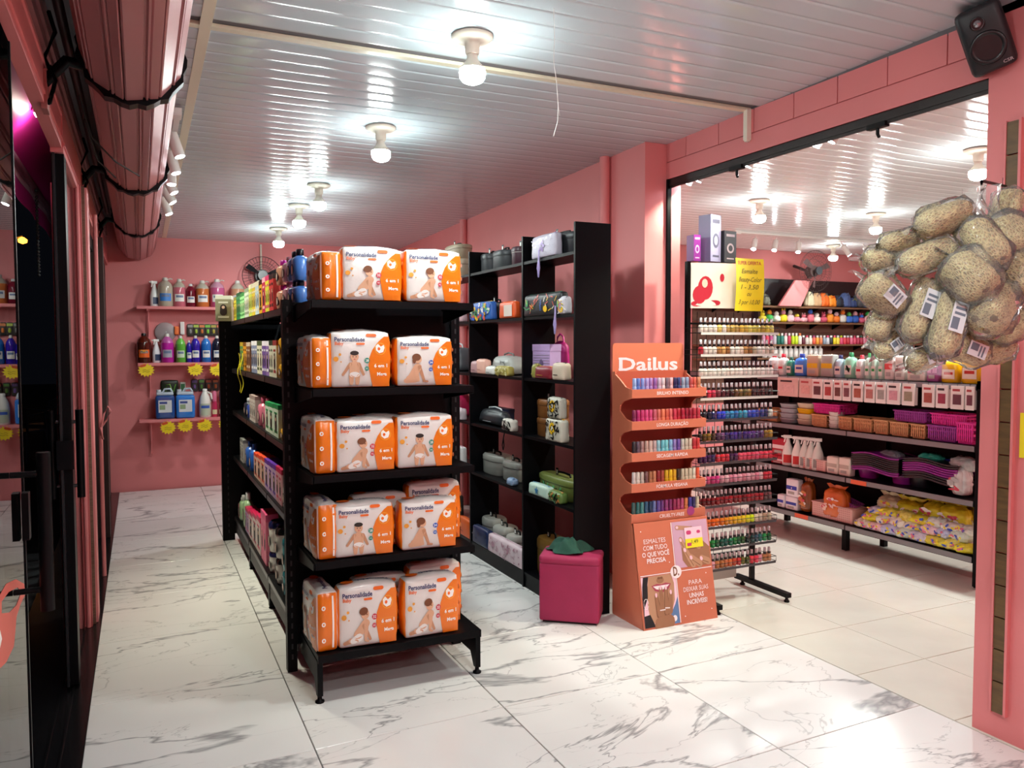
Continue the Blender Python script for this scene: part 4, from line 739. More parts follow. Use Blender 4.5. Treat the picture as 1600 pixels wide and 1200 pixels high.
# yellow tag ribbons hanging from the second shelf
for j in range(2):
    s = MB().grid(lambda u, v: (.01*math.sin(v*9+j), (u-.5)*.05*(1-.5*v)+.012*math.sin(v*7), -.28*v), 2, 12)
    s.grid(lambda u, v: (.01*math.sin(v*9+j)+.002, (u-.5)*.05*(1-.5*v)+.012*math.sin(v*7), -.28*v), 2, 12)
    tag(s.build('yellow_ribbon', M('e6d61a', .5), None, (.645, 6.05-.16*j, 1.50)), ('longer', 'shorter')[j]+' yellow ribbon tag hanging off the second gondola shelf', 'ribbon')
# ------------------------------------------------------------------ black cubby shelving on the right wall
PANEL = M('07080b', .4, vary=.1, scale=4, spec=.12)
cu = thing('cubby_shelf', 'tall black cubby shelving full of bags against the right wall', 'shelf', (0, 0, 0))
CY = [3.9, 4.57, 5.47, 6.37, 7.27]
CZS = [2.075, 1.727, 1.345, .98, .62, .10]
for i, y in enumerate(CY): MB().box(2.2, y-.009, 0, 2.43, y+.009, 2.235).build('side_panel', PANEL, cu)
for a, b in zip(CY, CY[1:]):
    for k, z in enumerate(CZS): MB().box(2.205, a+.009, z-.018, 2.428, b-.009, z).build('shelf', PANEL, cu)
    MB().box(2.21, a+.009, 0, 2.222, b-.009, .082).build('plinth', PANEL, cu)
def zipper(s, w, y, z, m): s.bar((-w*.42, y, z), (w*.42, y, z), .0025, 5, m)
def decor(p, w, h, d, lab, c2):
    y = lambda a, b: (a, -d/2-.0022-.006*(1-(2*a/w)**2)*(1-(2*b/h-1)**2), b)
    rnd = random.Random(lab)
    if 'graffiti' in lab:
        text(p, 'JAZZ', h*.34, lambda a, b: y(-w*.3+a*.8-b*.0, h*.2+b+a*.5), 3, w*.3, .01)
        text(p, 'HAPPY', h*.22, lambda a, b: y(-w*.02+b, h*.25+a*.9), 4, h*.55)
        for q in range(16):
            cx, cz = rnd.uniform(-.42, .42)*w, rnd.uniform(.15, .85)*h
            flat(p, caps(cx, cz, cx+rnd.uniform(-.05, .05), cz+rnd.uniform(-.03, .03), .0025), y, rnd.choice((3, 4, 5, 6, 7)))
        flat(p, ell(-w*.38, h*.62, .018, .022, 8), y, 5); flat(p, ell(w*.12, h*.3, .025, .02, 10), y, 7)
    elif 'mosaic' in lab:
        for q in range(46):
            cx, cz = rnd.uniform(-.45, .45)*w, rnd.uniform(.08, .92)*h; a0 = rnd.uniform(0, 3)
            flat(p, [(cx+rnd.uniform(.012, .03)*math.cos(a0+t), cz+rnd.uniform(.012, .026)*math.sin(a0+t)) for t in (0, 1.6, 3.1, 4.7)], y, rnd.choice((3, 4, 5, 6, 7, 2)))
    elif 'tropical' in lab or 'leaf print' in lab or 'doodle' in lab or 'marbled' in lab or 'leopard' in lab or 'sequin' in lab:
        for q in range(34):
            cx, cz = rnd.uniform(-.44, .44)*w, rnd.uniform(.1, .9)*h
            flat(p, ell(cx, cz, rnd.uniform(.006, .02), rnd.uniform(.003, .008), 7, rnd.uniform(0, 3)), y, rnd.choice((0, 1) if 'marbled' in lab or 'sequin' in lab else (1, 2, 5) if 'doodle' not in lab and 'leopard' not in lab else (2,)))
        if 'yellow flower' in lab: flat(p, ell(0, h*.6, .035, .035, 12), y, 7); flat(p, ell(0, h*.6, .014, .014, 8), y, 6)
        if 'pink marbled' in lab: flat(p, ell(-w*.22, h*.55, .03, .02, 10), y, 1)
    elif 'flower' in lab:
        for q in range(5): flat(p, ell(.022*math.cos(q*1.257), h*.5+.022*math.sin(q*1.257), .016, .01, 8, q*1.257), y, 1)
        for q in range(60): flat(p, ell(rnd.uniform(-.46, .46)*w, rnd.uniform(.08, .92)*h, .003, .003, 4), y, 8)
    elif 'star' in lab:
        flat(p, [((.03 if q % 2 == 0 else .012)*math.cos(PI/2+q*PI/5), h*.5+(.03 if q % 2 == 0 else .012)*math.sin(PI/2+q*PI/5)) for q in range(10)], y, 1)
    elif 'stripes' in lab:
        for q in range(4): flat(p, [(-w*.45+q*w*.24, h*.05), (-w*.35+q*w*.24, h*.05), (-w*.33+q*w*.24, h*.95), (-w*.43+q*w*.24, h*.95)], y, 1)
    elif 'clear front' in lab:
        flat(p, [(-w*.1, h*.12), (w*.42, h*.12), (w*.42, h*.8), (-w*.1, h*.8)], y, 1)
    elif 'picture' in lab:
        flat(p, caps(0, h*.3, .01, h*.6, .03, .02), y, 1); flat(p, ell(-.03, h*.35, .03, .012, 8), y, 2)
        for q in range(9): flat(p, [(-w*.46, h*(.06+.1*q)), (w*.46, h*(.06+.1*q)), (w*.46, h*(.075+.1*q)), (-w*.46, h*(.075+.1*q))], y, 8)
    elif 'stripe' in lab: flat(p, [(-w*.45, h*.4), (w*.45, h*.4), (w*.45, h*.55), (-w*.45, h*.55)], y, 1)
    else: flat(p, [(-w*.3, h*.3), (w*.1, h*.3), (w*.1, h*.34), (-w*.3, h*.34)], y, 1)
def pal(c, c2): return [M(c, .45, vary=.08, scale=25), M(c2, .4), BLACK, M('e0503a', .4), M('3a6fd0', .4), M('3aa060', .4), M('e8e4da', .4), M('e8b81c', .4), M('d8d0e0', .2, .6)]
def mk_pouch(w, d, h, c, c2, lab):
    b = MB().rbox(w, d, h, min(.014, h*.4, d*.45), .005, .001, (0, 0, 0), (0,)*6, 4, hash(lab) % 97, .06)
    z = MB(); zipper(z, w, 0, h+.003, 0); z.bar((w*.38, -.004, h+.004), (w*.46, -.02, h-.02), .003, 5)
    p = MB(); decor(p, w, h, d, lab, c2)
    ms = pal(c, c2)
    return [('body', b, ms), ('zip', z, [ms[1]]), ('print', p, ms)]
def mk_case(w, d, h, c, c2, lab):
    hb = h*.86
    b = MB().lathe([(.94, 0), (.99, hb*.06), (1, hb*.7)], 26, 0, (0, 0, 0), w/2, d/2, True, 2.8)
    l = MB().lathe([(1.015, hb*.7), (1.03, hb*.74), (1.02, hb*.93), (.93, hb)], 26, 0, (0, 0, 0), w/2, d/2, True, 2.8)
    hd_ = MB().tube([(-w*.17, 0, hb-.004), (-w*.16, 0, hb+h*.11), (0, 0, h*1.0), (w*.16, 0, hb+h*.11), (w*.17, 0, hb-.004)], .007, 6)
    z = MB().lathe([(1.022, hb*.695), (1.032, hb*.705), (1.022, hb*.715)], 26, 0, (0, 0, 0), w/2, d/2, True, 2.8)
    tg = MB().box(-w*.1-.014, -.02, hb+.004, -w*.1+.014, -.018, hb+.045); tg.box(-w*.1-.009, -.0206, hb+.01, -w*.1+.009, -.02, hb+.034, 1)
    ms = pal(c, c2); p = MB(); 
    if 'print' in lab: decor(p, w*.6, hb*.7, d+.006, lab, c2)
    r = [('body', b, [ms[0]]), ('lid', l, [ms[0]]), ('handle', hd_, [BLACK]), ('zip', z, [ms[1]]), ('swing_tag', tg, [BLACK, WHITE])]
    return r+([('print', p, ms)] if p.v else [])
def mk_bag(w, d, h, c, c2, lab):
    b = MB().rbox(w, d, h*.8, min(.035, d*.45, h*.3), .012, .002, (0, 0, 0), (0,)*6, 5, hash(lab) % 89, .16)
    hd_ = MB().tube([(-w*.26, 0, h*.76), (-w*.22, 0, h*.93), (0, 0, h), (w*.22, 0, h*.93), (w*.26, 0, h*.76)], .006, 6)
    p = MB(); decor(p, w*.8, h*.66, d, lab, c2)
    ms = pal(c, c2); r = [('body', b, ms), ('strap', hd_, [ms[1]]), ('print', p, ms)]
    if 'bow' in lab: r.append(('bow', MB().rbox(w*.28, .03, h*.3, .014, .01, .003, (-w*.16, -d/2-.01, h*.3)).rbox(w*.28, .03, h*.3, .014, .01, .003, (w*.16, -d/2-.01, h*.3)), [ms[8]]))
    return r
def mk_box(w, d, h, c, c2, lab):
    b = MB().box(-w/2, -d/2, 0, w/2, d/2, h*.8, 0); l = MB().box(-w/2-.002, -d/2-.002, h*.8, w/2+.002, d/2+.002, h, 0)
    p = MB(); decor(p, w, h*.78, d-.002, lab, c2); ms = pal(c, c2)
    return [('box', b, ms), ('lid', l, ms), ('print', p, ms)]
BN = {'pouch': ('pouch', 'pouch'), 'case': ('vanity_case', 'case'), 'bag': ('toiletry_bag', 'bag'), 'box': ('gift_box', 'box')}
MKB = {'pouch': mk_pouch, 'case': mk_case, 'bag': mk_bag, 'box': mk_box}
FIXC = {'shiny magenta drawstring cosmetic bag behind the lilac box': (4.23, .2, .275), 'grey quilted case at the left of the middle column top': (5.13, .17, .145), 'dark grey textured case, middle column top': (4.90, .26, .144), 'black and burgundy case with white lid edge': (4.62, .17, .138), 'pale grey round case at the back of the base board': (5.17, .22, .20), 'pale grey round case, middle of three on the base': (4.93, .2, .17), 'pale grey round case, frontmost of three on the base': (4.70, .2, .155),
 'big pale grey oval case on the fifth shelf': (5.09, .36, .15), 'smaller pale grey oval case, fifth shelf front': (4.74, .27, .14), 'tan brown vanity case, lower of the stacked pair': (4.24, .27, .125), 'tan brown vanity case, upper of the stacked pair': (4.24, .26, .25)}
def arrange(T, front, back, yl, X0):
    """resolve the goods of one shelving run: front rank, back rank, stacked pieces"""
    out = []
    for (k, y, wd, h, s, c, c2, lab) in T:
        if lab in FIXC: y, wd, h = FIXC[lab]
        up = k[-1] == '@'; k = k.strip('@')
        fr = k in front; f = 1. if fr else back
        out.append([k, y*f, wd*f*.94, max(.045, h if fr else 0) if fr else max(.05, 1.55-SZZ[s]-(1.55-SZZ[s]-h)*f if False else h*1.0), s, c, c2, lab, up, fr, y])
    for s in range(6):
        for fr in (True, False):
            q = sorted([o for o in out if o[4] == s and o[9] == fr and not o[8]], key=lambda o: o[1])
            for a, b in zip(q, q[1:]):
                ov = (a[1]+a[2]/2)-(b[1]-b[2]/2)
                if ov > -.004:
                    e = (ov+.004)/2
                    a[1] -= e/2; a[2] -= e; b[1] += e/2; b[2] -= e
            for o in q:
                for c0, c1 in yl:
                    if c0 <= o[10] <= c1:
                        sh_ = min(0, c1-.013-(o[1]+o[2]/2)); o[1] += sh_; sh_ = max(0, c0+.013-(o[1]-o[2]/2)); o[1] += sh_; lo, hi = max(o[1]-o[2]/2, c0+.013), min(o[1]+o[2]/2, c1-.013)
                        o[1], o[2] = (lo+hi)/2, hi-lo
    return out
SZZ = CZS
rows = arrange(CUB, ('pouch',), 1.045, list(zip(CY, CY[1:])), 2.26)
for o in rows:
    k, y, wd, h, s, c, c2, lab, up, fr, _ = o
    z = CZS[s]+.0012; d = .058 if fr else .16; x = 2.229 if fr else 2.344
    if up:
        ba = [q for q in rows if q[4] == s and not q[8] and abs(q[1]-y) < .16]
        if ba: b0 = min(ba, key=lambda q: (q[0] != k, abs(q[1]-y))); z += b0[3]*(.87 if b0[0] == 'case' else 1.0)+.006; h = max(.09, h-b0[3]); x = 2.229 if b0[9] else 2.344; y = b0[1]; wd = min(wd, b0[2]); d = .058 if b0[9] else .16
    h = min(h, .30)
    if k == 'box': x, d = (2.385, .07) if 'navy' in lab else (2.305, .075)
    if 'behind the lilac' in lab: x, d = 2.386, .068
    if 'rounded black' in lab: x, d = 2.3, .09
    if k == 'case': h = h*1.08
    put(MKB[k](max(.05, wd*(.93 if k == 'case' else 1)), d, h, c, c2, lab), BN[k][0], lab, BN[k][1], (x, y, z), -PI/2, 'bags on the cubby shelving')
for (y, z, lb) in ((4.33, 2.085, 'lilac wrist strap hanging off the top cubby shelf'), (4.12, 1.74, 'lilac wrist strap hanging off the second cubby shelf')):
    tag(MB().tube([(2.199, y, z+.04), (2.196, y, z-.02), (2.194, y-.012, z-.07), (2.194, y, z-.12), (2.194, y+.012, z-.07), (2.196, y, z-.02)], .006, 6).build('wrist_strap', M('a99bd0', .3), None), lb, 'strap')
tag(MB().tube([(2.21, 4.86, .985), (2.198, 4.86, .93), (2.196, 4.875, .88), (2.196, 4.86, .85), (2.196, 4.845, .88), (2.198, 4.86, .93)], .004, 5).build('wrist_strap', BLACK, None), 'thin black wrist strap hanging off the fourth cubby shelf', 'strap')
# ------------------------------------------------------------------ magenta pouf and green cloth
pf = thing('pouf', 'magenta upholstered cube pouf beside the cubby shelving', 'pouf', (2.2, 3.925, .0), -.652)
PF = M('a02250', .7, vary=.12, scale=9, bump=.12)
MB().rbox(.335, .24, .325, .012, .003, .0008, (0, 0, .012), (0,)*6, 4, 3).build('body', PF, pf)
MB().rbox(.338, .243, .05, .018, .006, .001, (0, 0, .33), (0,)*6, 4, 5).build('lid', PF, pf)
MB().box(-.15, -.1, 0, .15, .1, .014).build('base', DARK, pf)
cm = MB()
def clf(u, v):
    a, r_ = 2*PI*u, v
    rr = r_*(.135+.02*math.sin(3*a)+.015*math.sin(5*a+1))
    z = .06*(1-r_**2)+.016*math.sin(7*a+4*r_)*r_*(1-r_*.6)+.022*math.sin(4*a-6*r_)*r_+.012
    return (.9*rr*math.cos(a), .66*rr*math.sin(a), max(.001+.003*(1-r_), z*(1-.75*r_**4)))
cm.grid(clf, 48, 12); cm.grid(lambda u, v: tuple(p-q for p, q in zip(clf(1-u, v), (0, 0, .002 if v < 1 else 0))), 48, 12)
tag(cm.build('green_cloth', M('1d4a3c', .85, vary=.2, scale=30, bump=.2), None, (2.185, 3.925, .388), -.5), 'crumpled dark green cloth lying on the magenta pouf', 'cloth')
# ------------------------------------------------------------------ shelves on the back wall
def wall_shelf(z, label, d=.2, x0=-.02, x1=1.3):
    t = thing('wall_shelf', label, 'shelf', (0, 9.42, z), 0, 'pink shelves on the back wall')
    MB().box(x0, -d, -.03, x1, -.001, 0).build('board', PINKM, t)
    for x in (.09, 1.1):
        b = MB().box(x-.014, -.018, -.40, x+.014, -.002, -.03).box(x-.014, -d+.03, -.048, x+.014, -.018, -.03)
        b.tube([(x, -d+.06, -.05), (x, -.1, -.14), (x, -.03, -.28), (x, -.016, -.38)], .008, 6); b.build('bracket', PINKM, t)
WZ = [1.972, 1.375, .775]
for z, lb in zip(WZ, ('top pink shelf on the back wall, holding big jugs', 'middle pink shelf on the back wall, with coloured bottles', 'lowest pink shelf on the back wall, with jerry cans')): wall_shelf(z, lb)
GLS = lambda c: M(c, .12, coat=.5)
def jug(x, z, w, h, col, lab, lcol='e6e2dc', cap='d8d4cc', neck='b8b0a0', handle=False):
    t = thing('jug', lab, 'jug', (x, 9.31, z+.001), 0, 'cleaning products on the back wall')
    r = w/2
    MB().lathe([(r*.9, 0), (r, .012), (r, h*.62), (r*.97, h*.68)], 18).build('body', GLS(col), t)
    MB().lathe([(r*.97, h*.68), (r*.82, h*.78), (r*.45, h*.87), (r*.3, h*.9)], 18).build('shoulder', GLS(neck if neck else col), t)
    MB().lathe([(r*.36, h*.89), (r*.38, h*.93), (r*.3, h*.99)], 12).build('cap', M(cap, .3), t)
    if handle: MB().tube([(r*.25, 0, h*.92), (r*.7, -.01, h*.96), (r*.95, -.01, h*.93)], .006, 6).build('grip', M(cap, .3), t)
    s = MB().grid(lambda u, v: ((r+.0015)*math.sin((u-.5)*1.5), -(r+.0015)*math.cos((u-.5)*1.5), h*(.18+.26*v)), 6, 1, 0)
    s.grid(lambda u, v: ((r+.002)*math.sin((u-.5)*1.1), -(r+.002)*math.cos((u-.5)*1.1), h*(.32+.08*v)), 5, 1, 1)
    s.build('label', [M(lcol, .4), M('6a7a9a', .4)], t)
def sprayer(x, y, z, h, col, lab, trig='e8e6e2', grp='cleaning products on the back wall', rz=.6, lc='2a3a5a'):
    t = thing('spray_bottle', lab, 'spray bottle', (x, y, z+.001), rz, grp)
    MB().lathe([(.9, 0), (1, .01), (1, h*.38), (.75, h*.55), (.38, h*.72), (.35, h*.78)], 14, 0, (0, 0, 0), h*.17, h*.12).build('body', M(col, .3), t)
    MB().lathe([(h*.05, h*.77), (h*.05, h*.82)], 10).box(-h*.14, -h*.04, h*.83, h*.1, h*.04, h*.92).box(-h*.2, -h*.02, h*.86, -h*.14, h*.02, h*.9).prism([(-h*.1, h*.84), (-h*.13, h*.7), (-h*.1, h*.7), (-h*.06, h*.84)], lambda a, b, d: (a, d, b), -h*.015, h*.015).build('trigger', M(trig, .35), t)
    MB().grid(lambda u, v: (h*.172*math.sin((u-.5)*1.6), -h*.122*math.cos((u-.5)*1.6), h*(.08+.25*v)), 5, 1).build('label', M(lc, .4), t)
bx = lambda px: -.015+(px-214)*.00627
sprayer(bx(241), 9.31, WZ[0], .29, 'dcdcda', 'white spray bottle at the left end of the top wall shelf')
jug(bx(258), WZ[0], .155, .31, 'b9ae9a', 'clear jug with blue label on the top wall shelf', '3a80d0', handle=True)
jug(bx(280), WZ[0], .13, .30, 'c86a7a', 'rose pink jug on the top wall shelf', handle=True)
jug(bx(298), WZ[0], .105, .25, '6a1024', 'dark red bottle on the top wall shelf', cap='d0d0d0', neck='7a1028')
jug(bx(317), WZ[0], .14, .29, 'c8703a', 'amber orange jug on the top wall shelf', handle=True)
jug(bx(341), WZ[0], .155, .31, 'c05a88', 'pink jug behind the olive box, top wall shelf', neck='c890a8', handle=True)
jug(bx(375), WZ[0], .15, .30, 'c89070', 'pale orange jug hidden by the gondola, top wall shelf')
jug(bx(223), WZ[1], .145, .315, '4a1408', 'dark brown laundry jar with orange label', 'e8641c', '1a0c0a', '5a1a0c')
sprayer(bx(242), 9.31, WZ[1], .27, 'd8d4d8', 'white spray bottle on the middle wall shelf')
jug(bx(259), WZ[1], .13, .31, 'b81f9a', 'magenta jug on the middle wall shelf', 'a8a0b0', neck='c060a8')
jug(bx(280), WZ[1], .105, .29, '5aa83a', 'bright green bottle on the middle wall shelf', 'c8d8b8', neck='6ab84a')
jug(bx(293.5), WZ[1], .06, .24, '2a1fa0', 'slim violet blue bottle on the middle wall shelf', neck='2a1fa0')
jug(bx(304), WZ[1], .095, .29, '2a1a9a', 'deep violet blue bottle on the middle wall shelf', neck='3020a8')
jug(bx(321), WZ[1], .105, .29, '1f68b8', 'sky blue bottle on the middle wall shelf', neck='2f78c8')
jug(bx(339), WZ[1], .105, .29, '14182a', 'black bottle on the middle wall shelf', neck='1c2034')
text_mb = MB(); fn_ = lambda a, b: (a, -.0765, b)
text(text_mb, 'OMO', .045, lambda a, b: fn_(a, .105+b), 0, .07, .02, 'C')
text_mb.build('lettering', M('f0b040', .4), [o for o in bpy.data.objects if o.name.startswith('jug') and o.get('label', '').startswith('dark brown')][0])
def jerry(x, z, col, lab):
    t = thing('jerry_can', lab, 'jerry can', (x, 9.31, z+.001), 0, 'cleaning products on the back wall')
    MB().rbox(.19, .14, .25, .022, .002).build('body', GLS(col), t)
    MB().rbox(.17, .12, .035, .014, 0, 0, (0, 0, .249)).build('shoulder', M('b8c4d0', .3), t)
    MB().tube([(-.02, 0, .28), (0, 0, .315), (.055, 0, .318), (.075, 0, .28)], .011, 8).build('grip', M('b8c4d0', .3), t)
    MB().lathe([(.024, .28), (.026, .285), (.024, .31)], 12, 0, (-.058, 0, 0)).build('cap', M('c8ccd4', .35), t)
    MB().box(-.065, -.0725, .07, .065, -.0715, .2).box(-.055, -.0732, .16, .02, -.0725, .185, 1).box(-.055, -.0732, .1, .0, -.0725, .15, 2).build('label', [M('d8d8da', .4), M('3a4a8a', .4), M('8aa07a', .4)], t)
jerry(bx(253.5), WZ[2], '1f4a8c', 'dark blue jerry can on the lowest wall shelf'); jerry(bx(285.5), WZ[2], '2f7ad0', 'light blue jerry can on the lowest wall shelf')
t = thing('bleach_jug', 'white bleach jug with blue label on the lowest wall shelf', 'jug', (bx(317.5), 9.31, WZ[2]+.001), 0, 'cleaning products on the back wall')
MB().lathe([(.055, 0), (.06, .01), (.06, .16), (.05, .22), (.028, .27), (.022, .285)], 18).build('body', M('e4e0d8', .35), t)
MB().lathe([(.026, .284), (.026, .3), (.02, .31)], 12).build('cap', M('f0eee8', .35), t)
MB().tube([(.022, -.02, .275), (.06, -.02, .255), (.07, -.02, .2), (.052, -.02, .155)], .011, 8).build('grip', M('e4e0d8', .35), t)
MB().grid(lambda u, v: (.0615*math.sin((u-.5)*1.9), -.0615*math.cos((u-.5)*1.9), .02+.13*v), 6, 1).grid(lambda u, v: (.062*math.sin((u-.5)*1.5), -.062*math.cos((u-.5)*1.5), .1+.03*v), 6, 1, 1).build('label', [M('b9c0a8', .4), M('3a5ab0', .4)], t)
for i, (px, c, c2) in enumerate(((333, 'c0305a', 'd87090'), (344.5, '8a1430', '3a1a60'), (356, '8a1a30', '4a1420'))):
    t = thing('softener_bottle', ('pink softener bottle beside the bleach jug', 'dark red and purple softener bottle, lowest wall shelf', 'dark red softener bottle half hidden by the gondola')[i], 'bottle', (bx(px), 9.31, WZ[2]+.001), 0, 'cleaning products on the back wall')
    MB().lathe([(.027, 0), (.03, .008), (.03, .12), (.022, .17)], 14).build('body', GLS(c), t); MB().lathe([(.022, .169), (.024, .18), (.022, .27), (.012, .285)], 12).build('cap', GLS(c2), t)
    MB().grid(lambda u, v: (.0308*math.sin((u-.5)*1.8), -.0308*math.cos((u-.5)*1.8), .03+.05*v), 5, 1).build('label', M('d8c8a0', .4), t)
# packets hung at the back of the wall shelves
for row, (z, y0, cols) in enumerate(((1.66, 292, ('8a8a86', 'a8c040', 'd87a3a', '7ac040', 'b0a040', 'd06a3a', '9ac83a', 'c8703a')), (1.055, 297, ('6a4a86', '5a8a3a', 'a84a2a', 'b05a2a', '8a9a8a', 'a03a4a')))):
    for i, c in enumerate(cols):
        s = MB().rbox(.062, .02, .13, .006, .004, 0, (0, 0, 0), (0,)*6, 3); s.box(-.026, -.0135, .095, .026, -.0125, .122, 1); s.lathe([(.012, .03), (.016, .05), (.012, .075)], 8, 2, (0, -.008, 0))
        tag(s.build('spice_packet', [M('3a3430', .4), M(c, .4), M(c, .4)], None, (bx(y0+5+i*9.5 if row == 0 else y0+5+i*11.5), 9.404, z)), f'{ORD[i]} small packet from the left hung above the {("middle", "lowest")[row]} wall shelf', 'packet', 'packets hung on the back wall')
tag(MB().lathe([(.105, 0), (.108, .004), (.1, .008), (.02, .012)], 24).build('clear_disc', clear('disc', (.9, .92, .95, 1), .1, 1.5, .25), None, (bx(257), 9.41, 1.70)), 'clear plastic lid hung behind the magenta jug', 'lid').rotation_euler = (PI/2, 0, 0)
for i, (px, c) in enumerate(((275, 'e8702a'), (284, 'e6e0dc'))):
    tag(MB().rbox(.045, .03, .09 if i == 0 else .14, .008).build('refill_pack', M(c, .4), None, (bx(px), 9.396, 1.675)), ('orange', 'white')[i]+' refill pack behind the green bottle on the wall', 'pack')
t = tag(MB().rbox(.17, .03, .16, .01, .006).build('refill_bag', M('1e2a1c', .35), None, (bx(262), 9.4, 1.02)), 'dark bag with a green mark behind the jerry cans', 'bag')
MB().tube([(-.04, -.024, .04), (-.035, -.024, .11), (0, -.024, .12), (.02, -.024, .05)], .006, 5).tube([(.035, -.024, .04), (.06, -.024, .12)], .006, 5).build('green_mark', M('7ab84a', .4), t)
tag(MB().rbox(.055, .03, .12, .006).box(-.02, -.0165, .02, .02, -.0155, .1, 1).build('refill_pack', [M('c8d0c4', .4), M('3a7a4a', .4)], None, (bx(283), 9.4, 1.04)), 'white and green refill pack behind the jerry cans', 'pack')
# yellow star price tags
YEL = M('f2d21a', .5)
def star(x, z, label, w=.085, hgt=.075, rot=0., y=9.212):
    s = MB(); P = []
    for q in range(28):
        r_ = 1 if q % 2 == 0 else .72
        P.append((w*r_*math.cos(q*PI/14+rot), hgt*r_*math.sin(q*PI/14+rot)))
    s.prism(P, lambda a, b, d: (a, d, b), 0, .0012, 0)
    t = s.build('price_star', YEL, None, (x, y, z)); tag(t, label, 'price tag', 'yellow star tags')
    p = MB(); f = lambda a, b: (a, -.0006, b)
    flat(p, caps(-w*.55, hgt*.55, -w*.15, hgt*.68, .013), f, 0)
    for q in range(2): p.tube([(-w*.4, -.001, -.002-.02*q), (-w*.1, -.001, .008-.02*q), (w*.1, -.001, -.004-.02*q), (w*.4, -.001, .006-.02*q)], .0014, 4, 1)
    p.build('writing', [M('d04a1a', .5), M('3a3010', .6)], t)['kind'] = 'stuff'
for px, z, lb in ((225.5, 1.30, 'yellow star price tag under the brown laundry jar'), (302, 1.30, 'yellow star price tag under the violet blue bottle'), (337, 1.295, 'yellow star price tag under the black bottle'), (354, 1.29, 'yellow star tag half hidden by the gondola, middle wall shelf')): star(bx(px), z, lb)
for px, z, lb, ro in ((257, .685, 'tilted yellow star price tag under the dark blue jerry can', .3), (284, .70, 'yellow star price tag under the light blue jerry can', 0), (315, .695, 'yellow star price tag under the bleach jug', .1), (350, .70, 'yellow star tag by the gondola edge, lowest wall shelf', 0)): star(bx(px), z, lb, rot=ro)
# wall fan
def wall_fan(x, y, z, label, R_=.215, col='17171a', pole=None, tilt=.15, rzz=0., blade='2a2a2e'):
    t = thing('wall_fan', label, 'fan', (x, y, z), rzz); mt = M(col, .35, .5)
    MB().bar((0, .0, -.0), (0, -.1, 0), .075, 14).lathe([(.03, 0), (.03, .01)], 8).build('motor', M(col, .4), t)
    MB().box(-.035, -.012, -.09, .035, 0, .06).build('wall_mount', M(col, .4), t)
    g = MB()
    for rr, yy in ((R_, -.13), (R_*.72, -.165), (R_*.45, -.175), (R_, -.11), (R_*.6, -.075)):
        g.tube([(rr*math.cos(2*PI*i/28), yy, rr*math.sin(2*PI*i/28)) for i in range(29)], .0022, 4)
    for i in range(36):
        a = 2*PI*i/36
        g.tube([(.04*math.cos(a), -.178, .04*math.sin(a)), (R_*.6*math.cos(a), -.172, R_*.6*math.sin(a)), (R_*math.cos(a), -.13, R_*math.sin(a)), (R_*.6*math.cos(a), -.075, R_*.6*math.sin(a)), (.05*math.cos(a), -.06, .05*math.sin(a))], .0013, 3)
    g.build('grille', mt, t)
    b_ = MB()
    for i in range(3):
        a = 2*PI*i/3+.4
        b_.grid(lambda u, v: ((.03+v*R_*.8)*math.cos(a+(u-.5)*(.5-.2*v)), -.12+.03*(u-.5), (.03+v*R_*.7)*math.sin(a+(u-.5)*(.5-.2*v))), 5, 5)
    b_.build('blades', M(blade, .3), t)
    MB().bar((0, -.16, 0), (0, -.185, 0), .055, 14).build('hub_badge', M('2a2c30', .3), t)
    if pole: MB().bar((0, -.03, .06), (0, -.03, pole), .012, 8).build('supply_pole', CREAM, t)
wall_fan(1.26, 9.419, 2.33, 'black wall fan on the back wall above the gondola', pole=.36)
# ------------------------------------------------------------------ coral cardboard nail polish display
CORAL = M('c77055', .4, coat=.12); CORAL_SHADE = M('b05440', .5); LILW = M('f0e6ea', .45)  # darker coral of trays and back puts the recess shade into the colour
DX, DY = 2.445, 3.565
ds = thing('polish_display', 'coral cardboard display stand filled with nail polish', 'display stand', (DX, DY, 0), .0)
LZS = [1.272, 1.095, .92, .748, .578]
prof = [(0, 0), (.318, 0), (.33, 1.40), (.30, 1.40)]
fr = [(.30, 1.385)]
for L in LZS:
    fr += [(.25, L+.085), (.19, L+.045), (.15, L+.036), (.132, L+.036), (.132, L-.012)]
    if L > .6: fr += [(.15, L-.02), (.21, L-.035), (.245, L-.06)]
prof = prof+fr
for x in (0, .494):
    MB().prism(prof, lambda a, b, d: (d, a, b), x, x+.008).build('side_panel', CORAL, ds)
MB().box(.008, .315, .0, .494, .32, 1.40).build('back_panel', CORAL_SHADE, ds)
for i, L in enumerate(LZS):
    o = MB().box(.008, .134, L-.008, .494, .314, L).build('tray', CORAL_SHADE, ds)
    lp = MB().box(-.002, .122, L-.014, .504, .132, L+.034).build('lip', CORAL, ds)
    tx = ('BRILHO INTENSO', 'LONGA DURAÇÃO', 'SECAGEM RÁPIDA', 'FÓRMULA VEGANA', 'CRUELTY-FREE')[i]
    s = MB(); text(s, tx, .027, lambda a, b: (.27+a, .1214, L+.001+b), 0, .215 if i < 4 else .17, .01, 'C'); s.build('lettering', LILW, lp)
